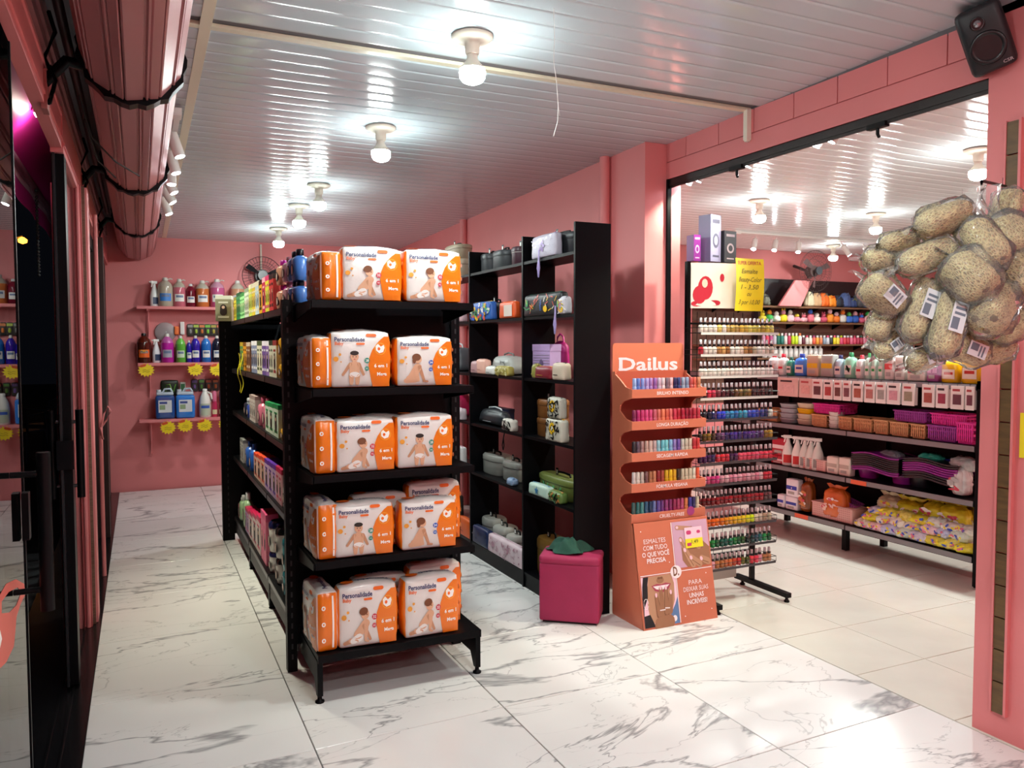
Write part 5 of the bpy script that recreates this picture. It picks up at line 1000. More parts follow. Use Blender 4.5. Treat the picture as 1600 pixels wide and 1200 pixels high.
# header board with the name
hp = []
for cx, cz, a0 in ((.025, 1.345, PI), (.475, 1.345, 1.5*PI), (.475, 1.54, 0), (.025, 1.54, .5*PI)):
    for q in range(6): hp.append((cx+.022*math.cos(a0+q*PI/10), cz+.022*math.sin(a0+q*PI/10)))
hb = MB().prism(hp, lambda a, b, d: (a, d, b), .33, .34).build('header', CORAL, ds)
s = MB(); text(s, 'Dailus', .105, lambda a, b: (.25+a, .3292, 1.405+b), 0, .41, .022, 'C')
f = lambda a, b: (a, .3290, b)
for (x0, x1, z) in ((.042, .075, 1.405), (.042, .075, 1.468), (.243, .272, 1.405), (.287, .316, 1.405)): flat(s, [(x0, z), (x1, z), (x1, z+.011), (x0, z+.011)], f)
s.build('lettering', M('ecd2dc', .45), hb)
# sloping lower front with the four pictures
def pf_(lay): return lambda u, v: (.0+.502*u, .105*v-.0012-.0005*lay, .565*v)
MB().add([(0, 0, 0), (.502, 0, 0), (.502, .105, .565), (0, .105, .565), (0, .006, 0), (.502, .006, 0), (.502, .111, .565), (0, .111, .565)],
    [(0, 1, 2, 3), (7, 6, 5, 4), (0, 4, 5, 1), (1, 5, 6, 2), (2, 6, 7, 3), (3, 7, 4, 0)]).build('front_panel', CORAL, ds)
BR1, BR2, NAIL, LIP = M('9a6c50', .55), M('b78a6c', .55), M('ecc4d4', .3), M('a8445a', .4)
s = MB(); PMm = [M('c8a0b8', .5), BR1, BR2, NAIL, LILW, M('7a5038', .55), LIP, M('5a7aa8', .6), M('16141a', .6), M('f0c8d8', .5), M('e6dc28', .5), M('c03a70', .5)]
p0, p1, p2, p3, p4 = [pf_(i) for i in range(5)]
R4 = lambda a, b, c, d: [(a, c), (b, c), (b, d), (a, d)]
flat(s, R4(.50, .985, .53, .975), p0, 0); flat(s, R4(.02, .48, .02, .49), p0, 0)
# hand, upper right: bent fingers with pale nails
flat(s, [(.985, .53), (.66, .53), (.60, .60), (.60, .72), (.70, .80), (.86, .80), (.985, .70)], p1, 1)
for k_, (a, b, c, d, r_) in enumerate(((.60, .80, .70, .60, .026), (.645, .70, .74, .55, .03), (.72, .62, .83, .545, .03), (.86, .60, .95, .56, .03), (.70, .82, .84, .72, .028))):
    flat(s, caps(c, d, a, b, r_*1.2, r_), pf_(2+k_*.2), 2); flat(s, caps(c, d-.012, a, b-.02, .004, .003), pf_(2.1+k_*.2), 5); flat(s, ell(a-.004, b-.004, r_*.6, r_*.75, 10, .6), p4, 3)
flat(s, caps(.56, .92, .76, .90, .022, .016), p2, 2); flat(s, caps(.76, .90, .82, .80, .02, .03), p2, 1); flat(s, ell(.565, .92, .018, .014, 10), p3, 3)
# face with fingers on the lips, lower left
flat(s, [(.02, .02), (.02, .49), (.48, .49), (.48, .02)], p1, 9)
flat(s, [(.10, .06), (.08, .22), (.09, .36), (.12, .49), (.42, .49), (.45, .40), (.44, .24), (.38, .12), (.28, .04)], p2, 2)
flat(s, [(.02, .05), (.03, .2), (.09, .3), (.10, .42), (.12, .49), (.05, .49), (.03, .40), (.02, .3)], pf_(2.3), 8); flat(s, [(.02, .02), (.16, .02), (.10, .14), (.02, .13)], pf_(2.4), 8)
flat(s, [(.34, .02), (.48, .02), (.48, .27), (.44, .2), (.36, .1)], pf_(2.4), 7); flat(s, ell(.42, .07, .03, .03, 8), pf_(2.6), 4)
flat(s, ell(.27, .445, .05, .03, 12), pf_(2.5), 1); flat(s, ell(.255, .465, .02, .012, 8), pf_(2.6), 5); flat(s, ell(.29, .465, .02, .012, 8), pf_(2.6), 5)
flat(s, [(.15, .40), (.22, .415), (.28, .405), (.34, .415), (.41, .40), (.37, .35), (.28, .325), (.19, .35)], pf_(2.5), 6); flat(s, [(.17, .395), (.39, .395), (.34, .365), (.28, .352), (.21, .365)], pf_(2.7), 4)
for k_, (a, b, c, d) in enumerate(((.20, .30, .22, .12), (.265, .365, .27, .12), (.335, .36, .32, .13), (.395, .31, .365, .15))):
    flat(s, caps(c, d, a, b, .036, .024), pf_(3+k_*.2), 1 if k_ % 2 else 5); flat(s, caps(c, d+.01, a, b-.01, .026, .017), pf_(3.1+k_*.2), 1); flat(s, ell(a, b+.01, .015, .022, 10), p4, 3)
flat(s, caps(.22, .03, .35, .05, .075, .065), p4, 1); flat(s, caps(.235, .165, .30, .165, .005), pf_(4.4), 4); flat(s, caps(.305, .18, .36, .175, .005), pf_(4.4), 4)
s.tube([p3(.06+.03*math.cos(t*.5), .24+.05*math.sin(t*.5)) for t in range(13)], .0016, 4, 4)
# white dividers, medallion, price tag, wording
for q in (R4(.485, .495, .02, .975), R4(.02, .985, .498, .506)): flat(s, q, p1, 4)
flat(s, ell(.49, .502, .075, .062, 20), pf_(6), 4); text(s, 'D.', .12, lambda a, b: pf_(7)(.49+a, .468+b), 5, .075, .03, 'C')
flat(s, R4(.66, .90, .80, .91), pf_(6), 9); flat(s, R4(.66, .90, .71, .80), pf_(6), 10); flat(s, R4(.68, .74, .73, .76), pf_(7), 11); flat(s, caps(.70, .86, .73, .86, .02), pf_(7), 11); flat(s, caps(.84, .86, .86, .86, .015), pf_(7), 11)
text(s, '1,49', .05, lambda a, b: pf_(7)(.79+a, .75+b), 8, .09, 0, 'C')
def lines(L, cu_, v0, dv, sz):
    for i, (tx, wd, bo) in enumerate(L): text(s, tx, sz, lambda a, b: p2(cu_+a, v0-dv*i+b), 4, wd, bo, 'C')
lines((('ESMALTES', .29, 0), ('COM TUDO', .32, .006), ('O QUE VOCÊ', .36, .02), ('PRECISA', .25, .02)), .25, .80, .062, .062)
lines((('PARA', .18, 0), ('DEIXAR SUAS', .34, 0), ('UNHAS', .2, .02), ('INCRÍVEIS!', .28, .02)), .74, .36, .062, .062)
for (a, b) in ((.08, .92), (.42, .6), (.9, .45), (.93, .1), (.56, .07)): flat(s, ell(a, b, .008, .006, 6), p1, 4)
s.build('front_print', PMm, ds)
# round seal on the lowest lip
MB().lathe([(.026, 0), (.026, .002)], 16).build('seal_sticker', M('a03a7a', .4), ds, (.40, .1218, .60)).rotation_euler = (PI/2, 0, 0)
# ------------------------------------------------------------------ nail polish bottles
CAPS = MB().lathe([(.0072, 0), (.0078, .002), (.0068, .033), (.0055, .0345)], 8).mesh('cap', M('16161a', .25, coat=.4))
CAPS2 = MB().lathe([(.0088, 0), (.0088, .013)], 8, 0).lathe([(.0079, .013), (.0072, .034), (.006, .036)], 8, 1).mesh('cap', [M('141418', .3), M('c9c9cc', .25, .7)])
_pm = {}
def polish_mesh(c, kind):
    if (c, kind) not in _pm:
        if kind == 0:
            _pm[c, kind] = (MB().lathe([(.0105, 0), (.0122, .003), (.0122, .04), (.011, .0435), (.0105, .045)], 10, 0).lathe([(.01235, .012), (.01235, .03)], 10, 1).mesh('nail_polish', [M(c, .15, coat=.6), M(c, .4)]),
                MB().lathe([(.0105, .045), (.0112, .047), (.0105, .083), (.009, .085)], 10).mesh('cap', M(c, .3, coat=.3)))
        else:
            _pm[c, kind] = (MB().lathe([(.011, 0), (.0132, .003), (.0132, .032), (.011, .038), (.007, .041), (.007, .043)], 10, 0).mesh('nail_polish', [M(c, .1, coat=.7)]), CAPS2)
    return _pm[c, kind]
def cname(c):
    r, g, b = [int(c[i:i+2], 16) for i in (0, 2, 4)]; mx, mn = max(r, g, b), min(r, g, b); v = mx/255; sat = (mx-mn)/max(mx, 1)
    if sat < .16: return 'white' if v > .72 else 'grey' if v > .35 else 'black'
    if mx == r: hh = ((g-b)/(mx-mn)) % 6
    elif mx == g: hh = (b-r)/(mx-mn)+2
    else: hh = (r-g)/(mx-mn)+4
    d = hh*60
    if d < 12 or d > 345: n_ = 'red' if sat > .45 else 'rose'
    elif d < 38: n_ = 'brown' if v < .6 else ('orange' if sat > .55 else 'beige')
    elif d < 68: n_ = 'olive' if v < .6 else ('yellow' if sat > .5 else 'cream')
    elif d < 165: n_ = 'green'
    elif d < 200: n_ = 'teal'
    elif d < 255: n_ = 'blue'
    elif d < 295: n_ = 'purple'
    else: n_ = 'magenta' if sat > .5 else 'pink'
    return ('dark ' if v < .45 else 'pale ' if v > .7 and sat < .4 else '')+n_
def polish(x, y, z, c, kind, label, grp, rz=0.):
    b, k = polish_mesh(c, kind); o = obj('nail_polish', b, None, (x, y, z), rz); tag(o, label, 'nail polish', grp)
    obj('cap', k, o, (0, 0, .041 if kind else 0))
    o.scale = (1.15, 1.15, 1.12) if kind else (1.04, 1.04, 1.1)
    return o
DR = ['8fa8d8 5a78c0 7a90d0 a090c8 9a78b8 8a5aa0 b0a0b8 c8b8c0 6a5a68 c8a8b0 1c2050 2a3a70 8a98b0 7a8aa8 b04a4a c05a4a b87a5a',
 '7a2a50 b02a6a c03a70 d04a80 c8487a b85a6a c86a60 d8785a c85a48 d06a6a c03a50 b02838 a82038 8a1a30 901c34 a8283a b03040',
 '2a2a30 5a4a58 a08080 b89a90 c8b0a8 b8a0a0 8ac0d0 6ab8c8 78c8d0 7aa8d0 8a7ab8 6a50a0 b8b8b0 c0b8a8 c8b8a8 b03038 c03a38',
 'c8c0c0 d0c8c0 b8b0a8 6a4a4a a06a4a b87a5a 8a2a30 a04a3a c8a020 d8b020 c89a20 3a3028 b8b098 c0b8a0 c8c0a8 d0c8b8 d8583a',
 '3a5a5a 2a6a6a 4a8a8a 2a5a7a 1c3a5a 6a7ab0 5a4a90 6a3a80 8a3a70 7a2a60 8a2a50 a03a60 b04a70 c87a4a 3a3a90 2a2a60 c8c0a8']
for r_, row in enumerate(DR):
    cs = row.split()
    for i, c in enumerate(cs):
        polish(DX+.031+i*.0275, DY+.152+random.uniform(-.002, .003), LZS[r_]+.001, c, 0, f'{cname(c)} polish, {ORD[i]} from left on {("top", "second", "third", "fourth", "lowest")[r_]} tray of coral display', 'polishes on the coral display')
# ------------------------------------------------------------------ black wire polish rack
RX0, RX1, RY = 2.99, 3.54, 3.92
rk = thing('polish_rack', 'black wire rack holding rows of nail polish', 'rack', (0, 0, 0))
for x in (RX0, RX1-.03):
    MB().box(x-.014, RY-.012, .03, x+.014, RY+.012, 2.05).build('post', BLACKM, rk)
    xx = x-.005
    f_ = MB().box(xx-.018, 3.59, .03, xx+.018, 4.06, .058).build('foot_bar', BLACKM, rk)
    MB().box(min(x, xx), RY-.012, .03, max(x, xx), RY+.012, .056).build('brace', BLACKM, rk)
    for yy in (3.61, 4.0): MB().lathe([(.016, 0), (.018, .008), (.01, .016), (.008, .03)], 10, 0, (xx, yy, 0)).build('caster', BLACKM, rk)
for z in (.25, 1.0, 1.68, 2.04): MB().bar((RX0, RY, z), (RX1-.03, RY, z), .007, 6).build('cross_bar', BLACKM, rk)
MB().box(RX0+.02, RY-.004, .09, RX1-.16, RY+.002, .24).build('kick_plate', M('a8a49c', .35, .4), rk)
w_ = MB()
for i in range(7): w_.bar((RX0+.07*(i+1), RY-.002, .25), (RX0+.07*(i+1), RY-.002, 1.75), .0022, 4)
w_.build('wire_back', BLACKM, rk)
RZS = [1.622-.1283*i for i in range(12)]
RR = ['d8d0c8 d8d0c8 d0c8c0 d8d0c8 c8b060 d8d0c8 a88a50 b09048 a88a50 c8a040 b89a40 d0c060 c8b850 c0b048 b8a040 d8c850 d0c060',
 'a02030 d8c8c4 d0c8c0 d8d0c8 a07040 c89a60 8a5a30 d8d0c8 e0d8d0 d8c0b0 a87a48 8a5a30 b8a890 d8d0c8 e0d8d0 d0c0b0 c8b8a8',
 'd8d4cc e0dcd4 d8d4cc e8e4dc d8d4cc e0dcd4 d8ccc4 e0d4cc d8d0c8 e8dcd8 d0c4c0 e0d8d4 c8beb8 e0d0cc e8e0dc d8c8c4 e4dcd8',
 '2a1418 3a1a20 d8304a b02a44 6a2a34 4a1a24 3a141c 2a1014 5a3a20 6a5228 5a4a20 7a5a28 3a1a1e 2a1216 3a181c 241014 2c1418',
 '1a1c24 141824 1c2440 1f2a60 2a3ab0 2a40c8 1f6aa0 1a7ab0 1f5a9a 1a7a98 2a88b0 2040a0 2a48b8 1c3490 2a3a80 1c2a5a d0d8d0',
 '1c1a14 5a4418 7a5a18 3a2a18 4a2848 5a2a5a 2a1c5a 2a1a6a 3a2080 2a1a60 30186a 3a1c70 4a2070 3a1a58 4a205a 7a5a1a a07a20',
 '3a1a4a 4a1c5a 3a1848 2a1c50 c82a38 d8303a c0283a 3a1a40 4a1c4a d04a60 d8506a d84860 c84058 d85070 d03a54 d83a50 c82840',
 'c88a98 d09aa8 c8487a c03a78 d03a88 c890a0 d8a8b0 c87a90 d08aa0 d89aa8 c8808f d8a0b0 c8909a d07a90 d8b0b8 b82838 c83040',
 '5a1018 6a141c 6a1018 7a141c 8a141c 7a1018 8a1420 9a1822 7a1018 8a121c 6a1018 9a1824 8a1420 a01c28 9a1824 5a3034 6a4044',
 'c8703a b86030 d0682a e0621c e8721c e07a1c d88a20 e0a020 e0b020 d8b828 e8c828 d8d820 c8e020 d8c8b0 c8b8a8 a89078 b8a890',
 '4a5a2a 3a5228 1f7a3a 1a8a44 12603a 0f5a4a 145a50 0f6a4a 1a7a3a 146038 2a5a2a 142a2a 10383a 2a4a5a 1a6a6a 1f8a4a 145a34',
 'd89aa0 d0a0a8 d890a0 d8a0ac b87a4a a86a3a c07048 c86a3a b84a30 c03a38 6a6a30 4a5020 d83a48 e04058 d890a0 a87048 b88058']
for r_, row in enumerate(RR):
    z = RZS[r_]
    s = MB(); x0, x1, y0, y1 = 2.957, RX1+.015, RY-.165, RY-.012
    for zz in (0, .03): s.tube([(x0, y1, z+zz), (x0, y0, z+zz), (x1, y0, z+zz), (x1, y1, z+zz)], .0019, 4)
    for i in range(12): s.bar((x0+(x1-x0)*i/11, y0, z-.001), (x0+(x1-x0)*i/11, y1, z-.001), .0014, 4)
    s.tube([(x1, y0, z), (x1, y0, z+.03), (x1, y0+.06, z+.03), (x1, y0+.06, z)], .0018, 4)
    o = s.build('wire_tray', BLACKM, rk)
    MB().box(x0+.004, y0-.0015, z-.012, x1-.004, y0-.0006, z+.003).build('label_strip', M('c8c6c2' if r_ < 4 else '3a3a3e', .4), o)
    for i, c in enumerate(row.split()):
        polish(x0+.022+i*.0335+random.uniform(-.0015, .0015), y0+.024+random.uniform(-.002, .006), z+.0012, c, 1, f'{cname(c)} polish, {ORD[i]} from left on {ORD[r_]} row of the wire rack', 'polishes on the wire rack', random.uniform(0, 1))
# lipsticks heaped at the right of the lowest row
for i in range(4):
    t = tag(MB().bar((0, 0, 0), (.05, -.02, .022), .006, 8).build('lip_gloss', M('a8705a', .3, coat=.4), None, (RX1-.045+.014*i, RY-.075+.012*(i % 2), RZS[11]+.012)), f'{ORD[i]} copper lip gloss lying at the right of the lowest rack row', 'lip gloss', 'lip glosses on the rack')
# curved picture header, boxes and the yellow offer sheet
s = MB(); hf = lambda u, v: (RX0+.0+.5*u, RY-.03-.055*math.sin(PI*min(1, max(0, u))), 1.77+.27*v)
s.grid(hf, 14, 2, 0); s.grid(lambda u, v: (hf(1-u, v)[0], hf(1-u, v)[1]+.004, hf(1-u, v)[2]), 14, 2, 0)
hd_ = s.build('header_print', [M('d8cdc4', .35, vary=.12, scale=9)], rk)
s = MB(); g_ = lambda a, b: (hf(a, b)[0], hf(a, b)[1]-.0015, hf(a, b)[2])
for q in (ell(.17, .45, .09, .26, 16), ell(.10, .3, .08, .2, 14), caps(.06, .1, .3, .12, .06)): flat(s, q, g_, 0)
flat(s, ell(.16, .55, .035, .1, 10), lambda a, b: tuple(map(lambda p, q: p+q, g_(a, b), (0, -.0008, 0))), 1)
for i in range(4): flat(s, caps(.80+.045*i, .1, .82+.045*i, .5+.04*i, .015), g_, 2)
flat(s, ell(.38, .68, .03, .09, 10), g_, 0)
s.build('picture', [M('b02a3a', .3), M('e8b8a8', .3), M('2a2430', .4)], hd_)
sg = thing('offer_sheet', 'yellow handwritten offer sheet taped to the polish rack', 'sign', (3.345, RY-.118, 1.755))
sf_ = lambda a, b: (a-.0*b, -.012*math.sin(b*9)-.01*(a/.1)**2, b)
s = MB().grid(lambda u, v: sf_((u-.5)*.215, .315*v), 6, 10, 0); s.grid(lambda u, v: tuple(p+q for p, q in zip(sf_((.5-u)*.215, .315*v), (0, .0012, 0))), 6, 10, 0)
s.build('sheet', M('f2dc12', .55), sg)
s = MB()
def wr(tx, sz, z, m, wd, sl=0.): text(s, tx, sz, lambda a, b: tuple(p+q for p, q in zip(sf_(a+b*sl, z+b), (0, -.0012, 0))), m, wd, .012 if m == 0 else 0, 'C')
wr('SUPER OFERTA', .03, .278, 0, .18)
for tx, z, wd in (('Esmalte', .225, .12), ('Beauty-Color', .175, .17), ('1 - 3,50', .13, .13), ('ou', .09, .03), ('3 por 10,00', .04, .16)): wr(tx, .04, z, 1, wd, .3)
s.build('writing', [M('c02a2a', .5), M('4a4418', .6)], sg)
def carton2(x, w, h, d, c, c2, label, ry=0.):
    t = thing('hair_tool_box', label, 'box', (x, RY+.0, 2.052), ry)
    MB().box(-w/2, -d/2, 0, w/2, d/2, h).build('carton', M(c, .35), t)
    s = MB(); y = -d/2-.001; f = lambda a, b: (a, y, b)
    flat(s, ell(0, h*.45, w*.3, h*.16, 14), f, 0); flat(s, ell(0, h*.45, w*.18, h*.1, 12), lambda a, b: (a, y-.0005, b), 1); flat(s, R4(-w*.35, w*.35, h*.82, h*.9), f, 0); flat(s, R4(-w*.3, w*.3, h*.1, h*.14), f, 0)
    s.build('print', [M(c2, .4), M(c, .35)], t)
carton2(3.03, .05, .155, .07, '7a2a80', 'd8a8d8', 'slim purple box on the left of the rack top')
carton2(3.15, .10, .28, .09, '8a86a8', '3a3450', 'tall grey lilac hair dryer box on the rack top', .25)
carton2(3.27, .105, .19, .08, '25252d', 'b8a8b0', 'black boxed hair tool on the right of the rack top', .15)
# ------------------------------------------------------------------ low gondola in the next room
g2 = thing('low_gondola', 'black low shelving with grey price rails in the next room', 'shelf', (0, 0, 0))
HZS = [1.30, .91, .562, .205]
GY = [3.30, 4.31, 5.32, 6.2]
for a, b in zip(GY, GY[1:]):
    for z in HZS:
        o = obj('shelf', shelf_mesh(b-a-.006, .42, .04), g2, (4.75, b-.003, z-.0005), -PI/2)
        MB().box(.002, -.006, -.036, b-a-.008, -.001, -.002).build('price_rail', M('7c7e82', .35, .3), o)
    MB().box(5.17, a, .1, 5.19, b, 1.3).build('back_panel', SHB, g2)
    for y in (a,): MB().box(5.14, y-.02, 0, 5.18, y+.02, 1.33).build('upright', SHB, g2)
for y in GY[:3]:
    MB().box(4.755, y-.005 if y > 3.4 else y-.03, .01, 4.795, y+.035 if y > 3.4 else y-.004, .17).build('foot', SHB, g2)
MB().box(4.74, 3.27, .02, 4.78, 3.294, 1.32).box(4.74, 3.27, 1.27, 5.19, 3.294, 1.32).box(5.15, 3.27, .0, 5.19, 3.294, 1.32).build('end_frame', SHB, g2)
s = MB()
for y, z in ((4.2, .545), (5.1-.35, .19)): MB().box(4.742, y-.08, z-.02, 4.744, y+.06, z+.012).build('price_tag', M('e0603a', .5), g2)
def mk_flask(w, d, h, c, c2, lab):
    b = MB().lathe([(.92, 0), (1, .008), (1, h*.66), (.86, h*.76), (.36, h*.83)], 14, 0, (0, 0, 0), w/2, d/2, True, 3)
    k = MB().lathe([(.42, h*.82), (.44, h*.84), (.4, h*.99), (.3, h)], 12, 0, (0, 0, 0), w/2, d/2)
    p = MB().grid(lambda u, v: ((u-.5)*w*.7, -d/2-.001, h*(.14+.36*v)), 2, 1); p.grid(lambda u, v: ((u-.5)*w*.5, -d/2-.0016, h*(.3+.1*v)), 1, 1, 1)
    if 'leaf' in lab: flat(p, ell(0, h*.36, w*.12, h*.16, 10, .5), lambda a, b: (a, -d/2-.002, b), 2)
    return [('body', b, [M(c, .2, coat=.3)]), ('cap', k, [M(c2, .35)]), ('label', p, [M('dcd8d2' if 'yellow' not in lab else 'e8d8c8', .4), M(c2, .4), BLACK])]
def mk_pack(w, d, h, c, c2, lab):
    b = MB().rbox(w, d, h, .008, .004, .0008, (0, 0, 0), (0,)*6, 3, len(lab)); y = -d/2-.0045
    p = MB(); flat(p, R4(-w*.44, w*.44, h*.4, h*.62), lambda a, b: (a, y, b), 0); flat(p, R4(-w*.3, w*.25, h*.14, h*.3), lambda a, b: (a, y, b), 1)
    if 'sticks' in lab or 'brushes' in lab:
        for i in range(5): b.bar((-w*.35+w*.17*i, -d*.2, h*.8), (-w*.35+w*.17*i, -d*.2, h*1.05), .004, 5, 1)
    return [('pack', b, [M(c, .35), M('a07048', .5)]), ('print', p, [M(c2, .4), M('a8a4a0', .4)])]
def mk_basket(w, d, h, c, c2, lab):
    b = MB(); t_ = .003
    b.box(-w*.42, -d*.42, 0, w*.42, d*.42, t_)
    nz = 4
    def ring(z0, z1, k0, k1):
        for sx, sy in ((0, -1), (0, 1), (-1, 0), (1, 0)):
            if sy:
                b.add([(-w/2*k0, sy*d/2*k0, z0), (w/2*k0, sy*d/2*k0, z0), (w/2*k1, sy*d/2*k1, z1), (-w/2*k1, sy*d/2*k1, z1)], [(0, 1, 2, 3)])
                b.add([(-w/2*k0, sy*(d/2*k0-t_), z0), (w/2*k0, sy*(d/2*k0-t_), z0), (w/2*k1, sy*(d/2*k1-t_), z1), (-w/2*k1, sy*(d/2*k1-t_), z1)], [(3, 2, 1, 0)])
            else:
                b.add([(sx*w/2*k0, -d/2*k0, z0), (sx*w/2*k0, d/2*k0, z0), (sx*w/2*k1, d/2*k1, z1), (sx*w/2*k1, -d/2*k1, z1)], [(0, 1, 2, 3)])
                b.add([(sx*(w/2*k0-t_), -d/2*k0, z0), (sx*(w/2*k0-t_), d/2*k0, z0), (sx*(w/2*k1-t_), d/2*k1, z1), (sx*(w/2*k1-t_), -d/2*k1, z1)], [(3, 2, 1, 0)])
    K = lambda z: .86+.14*z/h
    for a, e in ((0, .16), (.34, .46), (.64, .74), (.9, 1.0)): ring(a*h, e*h, K(a*h), K(e*h))
    n_ = max(5, int(w/.016))
    for i in range(n_+1):
        u = -.5+i/n_
        for sy in (-1, 1): b.box(u*w*.88-.004, sy*d/2*.955-.002, .1*h, u*w*.88+.004, sy*d/2*.955+.002, .95*h)
    for i in range(6):
        v = -.5+i/5
        for sx in (-1, 1): b.box(sx*w/2*.92-.0015, v*d*.88-.0025, .1*h, sx*w/2*.95+.0015, v*d*.88+.0025, .95*h)
    rim = MB().tube([(-w/2, -d/2, h), (w/2, -d/2, h), (w/2, d/2, h), (-w/2, d/2, h), (-w/2, -d/2, h)], .004, 5)
    return [('lattice', b, [M(c, .4)]), ('rim', rim, [M(c, .35)])]
def mk_wicker(w, d, h, c, c2, lab):
    b = MB().rbox(w, d, h, .01, 0, 0, (0, 0, 0), (0,)*6, 3); y = -d/2-.0012; p = MB()
    n_ = int(w/.018)
    for i in range(n_):
        for j in range(max(2, int(h/.016))): flat(p, [(-w*.48+.018*i, .004+.016*j), (-w*.48+.018*i+.008, .01+.016*j), (-w*.48+.018*i, .016+.016*j), (-w*.48+.018*i-.006, .01+.016*j)], lambda a, b: (a, y, b))
    rim = MB().tube([(-w/2, -d/2, h), (w/2, -d/2, h), (w/2, d/2, h), (-w/2, d/2, h), (-w/2, -d/2, h)], .006, 6)
    return [('weave', b, [M(c, .6)]), ('lattice_print', p, [M(c2, .6)]), ('rim', rim, [M(c, .6)])]
def mk_tubs(w, d, h, c, c2, lab):
    r = []; n_ = 4
    for i in range(n_):
        z = h*i/n_; hh = h/n_*.98
        r.append(('container', MB().lathe([(.82, z), (.9, z+hh*.1), (1, z+hh*.85), (1.03, z+hh*.88), (1.03, z+hh)], 16, 0, (0, 0, 0), w/2, d/2, True, 5), [M(c if 'band' not in lab or i != 2 else c2, .25)]))
    return r
def mk_trays(w, d, h, c, c2, lab):
    r = []; n_ = 9
    for i in range(n_):
        z = h*.35+h*.62*i/n_; col = c if (i in (0, 1, 8) if 'left' in lab else i in (3, 4, 5, 6)) else c2
        pt_ = h*.62/n_; wv = lambda u: .011*math.sin(u*2*PI-.6)
        s = MB(); s.grid(lambda u, v: ((u-.5)*w, -d/2+d*v, z+wv(u)), 16, 2); s.grid(lambda u, v: ((u-.5)*w*.97, -d/2+.008, z-pt_*.75+pt_*.75*v+wv(u)), 16, 1)
        s.grid(lambda u, v: ((.5-u)*w*.97, d/2-.006, z-pt_*.75+pt_*.75*v+wv(u)), 16, 1)
        s.tube([((u/14-.5)*w, -d/2, z+wv(u/14)) for u in range(15)], pt_*.34, 5)
        r.append(('pet_bowl', s, [M(col, .3, coat=.3)]))
    s = MB()
    for x in (-.36, .36): s.lathe([(.16*w, 0), (.17*w, .01), (.19*w, h*.38)], 14, 0, (x*w, 0, 0), 1, min(1, d/w*1.6))
    r.append(('bowl_foot', s, [M(c if 'left' in lab else c2, .3)]))
    return r
def mk_sack(w, d, h, c, c2, lab):
    b = MB().rbox(w, d, h, min(h*.45, .04), .012, .0045, (0, 0, 0), (0,)*6, 6, len(lab)*7+ord(lab[3]), .1)
    p = MB(); rnd = random.Random(lab)
    for i in range(14):
        cx, cz = rnd.uniform(-.35, .35)*w, rnd.uniform(.25, .75)*h
        flat(p, ell(cx, cz, rnd.uniform(.012, .03), rnd.uniform(.006, .014), 8, rnd.uniform(-.6, .6)), lambda a, b: (a, -d/2-.0145-.002*rnd.random(), b), rnd.choice((0, 0, 1, 2)))
    f = MB().grid(lambda u, v: ((u-.5)*w*(.7+.3*v), .01*math.sin(u*9), h+.004+.03*v+.006*math.sin(u*14)), 8, 2)
    return [('sack', b, [M(c, .25, vary=.15, scale=20, coat=.4)]), ('print', p, [M(c2, .3), M('e8e4de', .3), M('c8485a', .3)]), ('crimped_top', f, [M(c, .25)])]
MK2 = {'flask': mk_flask, 'pack': mk_pack, 'basket': mk_basket, 'wicker': mk_wicker, 'tubs': mk_tubs, 'trays': mk_trays, 'bag': mk_sack}
NM2 = {'flask': ('liquid_bottle', 'bottle'), 'pack': ('wrapped_pack', 'pack'), 'basket': ('plastic_basket', 'basket'), 'wicker': ('wicker_basket', 'basket'), 'tubs': ('container_stack', 'containers'), 'trays': ('pet_bowl_stack', 'pet bowls'), 'bag': ('goods_bag', 'bag')}
for (k, y, wd, h, s_, c, c2, lab) in GTW:
    up = k[-1] == '@'; bk = k[-1] == '^'; k = k.strip('@^'); z = HZS[s_]+.0012; wd *= .96
    d = {'flask': min(wd, .07), 'pack': .06, 'basket': .2, 'wicker': .16, 'tubs': min(wd, .17), 'trays': .24, 'bag': .12, 'spray': .06}[k]
    x = 4.785+d/2
    if bk: x += .13; h = h*.66
    if up:
        z += {1: .105, 2: .07, 3: .085}[s_]
        if 'cartons' in lab or 'carton' in lab: z = HZS[s_]+.108
        h = max(.07, h-(z-HZS[s_])); x += .012 if k != 'bag' else .05
        if k == 'basket': h = max(h, .075)
    elif k == 'bag' and s_ == 3 and 'sweets' in lab and not bk: h = min(h, .083)
    if 'sweets' in lab and k == 'bag': x += .09
    if lab.startswith('white plastic bag') or 'by the post' in lab or 'above the blue' in lab or 'back right' in lab: y += .06
    if k == 'pack' and 'carton' in lab and not up: h = .105
    if k == 'basket' and not up: h = max(.095, min(h*1.2, .1 if 'post' not in lab else .14))
    if lab.startswith('red plastic') and not up: h = .068
    if k == 'spray': sprayer(x, y, HZS[s_], h, c, lab, grp='goods in the next room', rz=-PI/2+.7, lc=c2); continue
    put(MK2[k](wd, d, h, c, c2, lab), NM2[k][0], lab, NM2[k][1], (x, y, z), -PI/2, 'goods in the next room')
# nail sets hung on pegs along the top shelf edge
for i, (y, wd, c) in enumerate(CARDS):
    t = thing('nail_set_card', f'{ORD[i]} hanging nail set card from the left under the top shelf', 'card', (4.735, y, 1.135), -PI/2, 'hanging nail set cards')
    MB().box(-wd*.48, -.003, 0, wd*.48, .0, .15).box(-wd*.48, .002, .004, wd*.48, .03, .15).build('card', M('e8e2de' if i > 1 else 'd8b8b0', .4), t)
    MB().box(-wd*.3, -.0065, .03, wd*.3, -.003, .095).build('window', M(c, .3, vary=.35, scale=60), t)
    MB().tube([(0, .0, .15), (0, -.004, .162), (0, .012, .165)], .0022, 4).build('peg', BLACK, t)
    MB().box(-wd*.35, -.0036, .115, wd*.2, -.003, .13).build('print', M('b0484a' if i % 3 else '2a2428', .4), t)
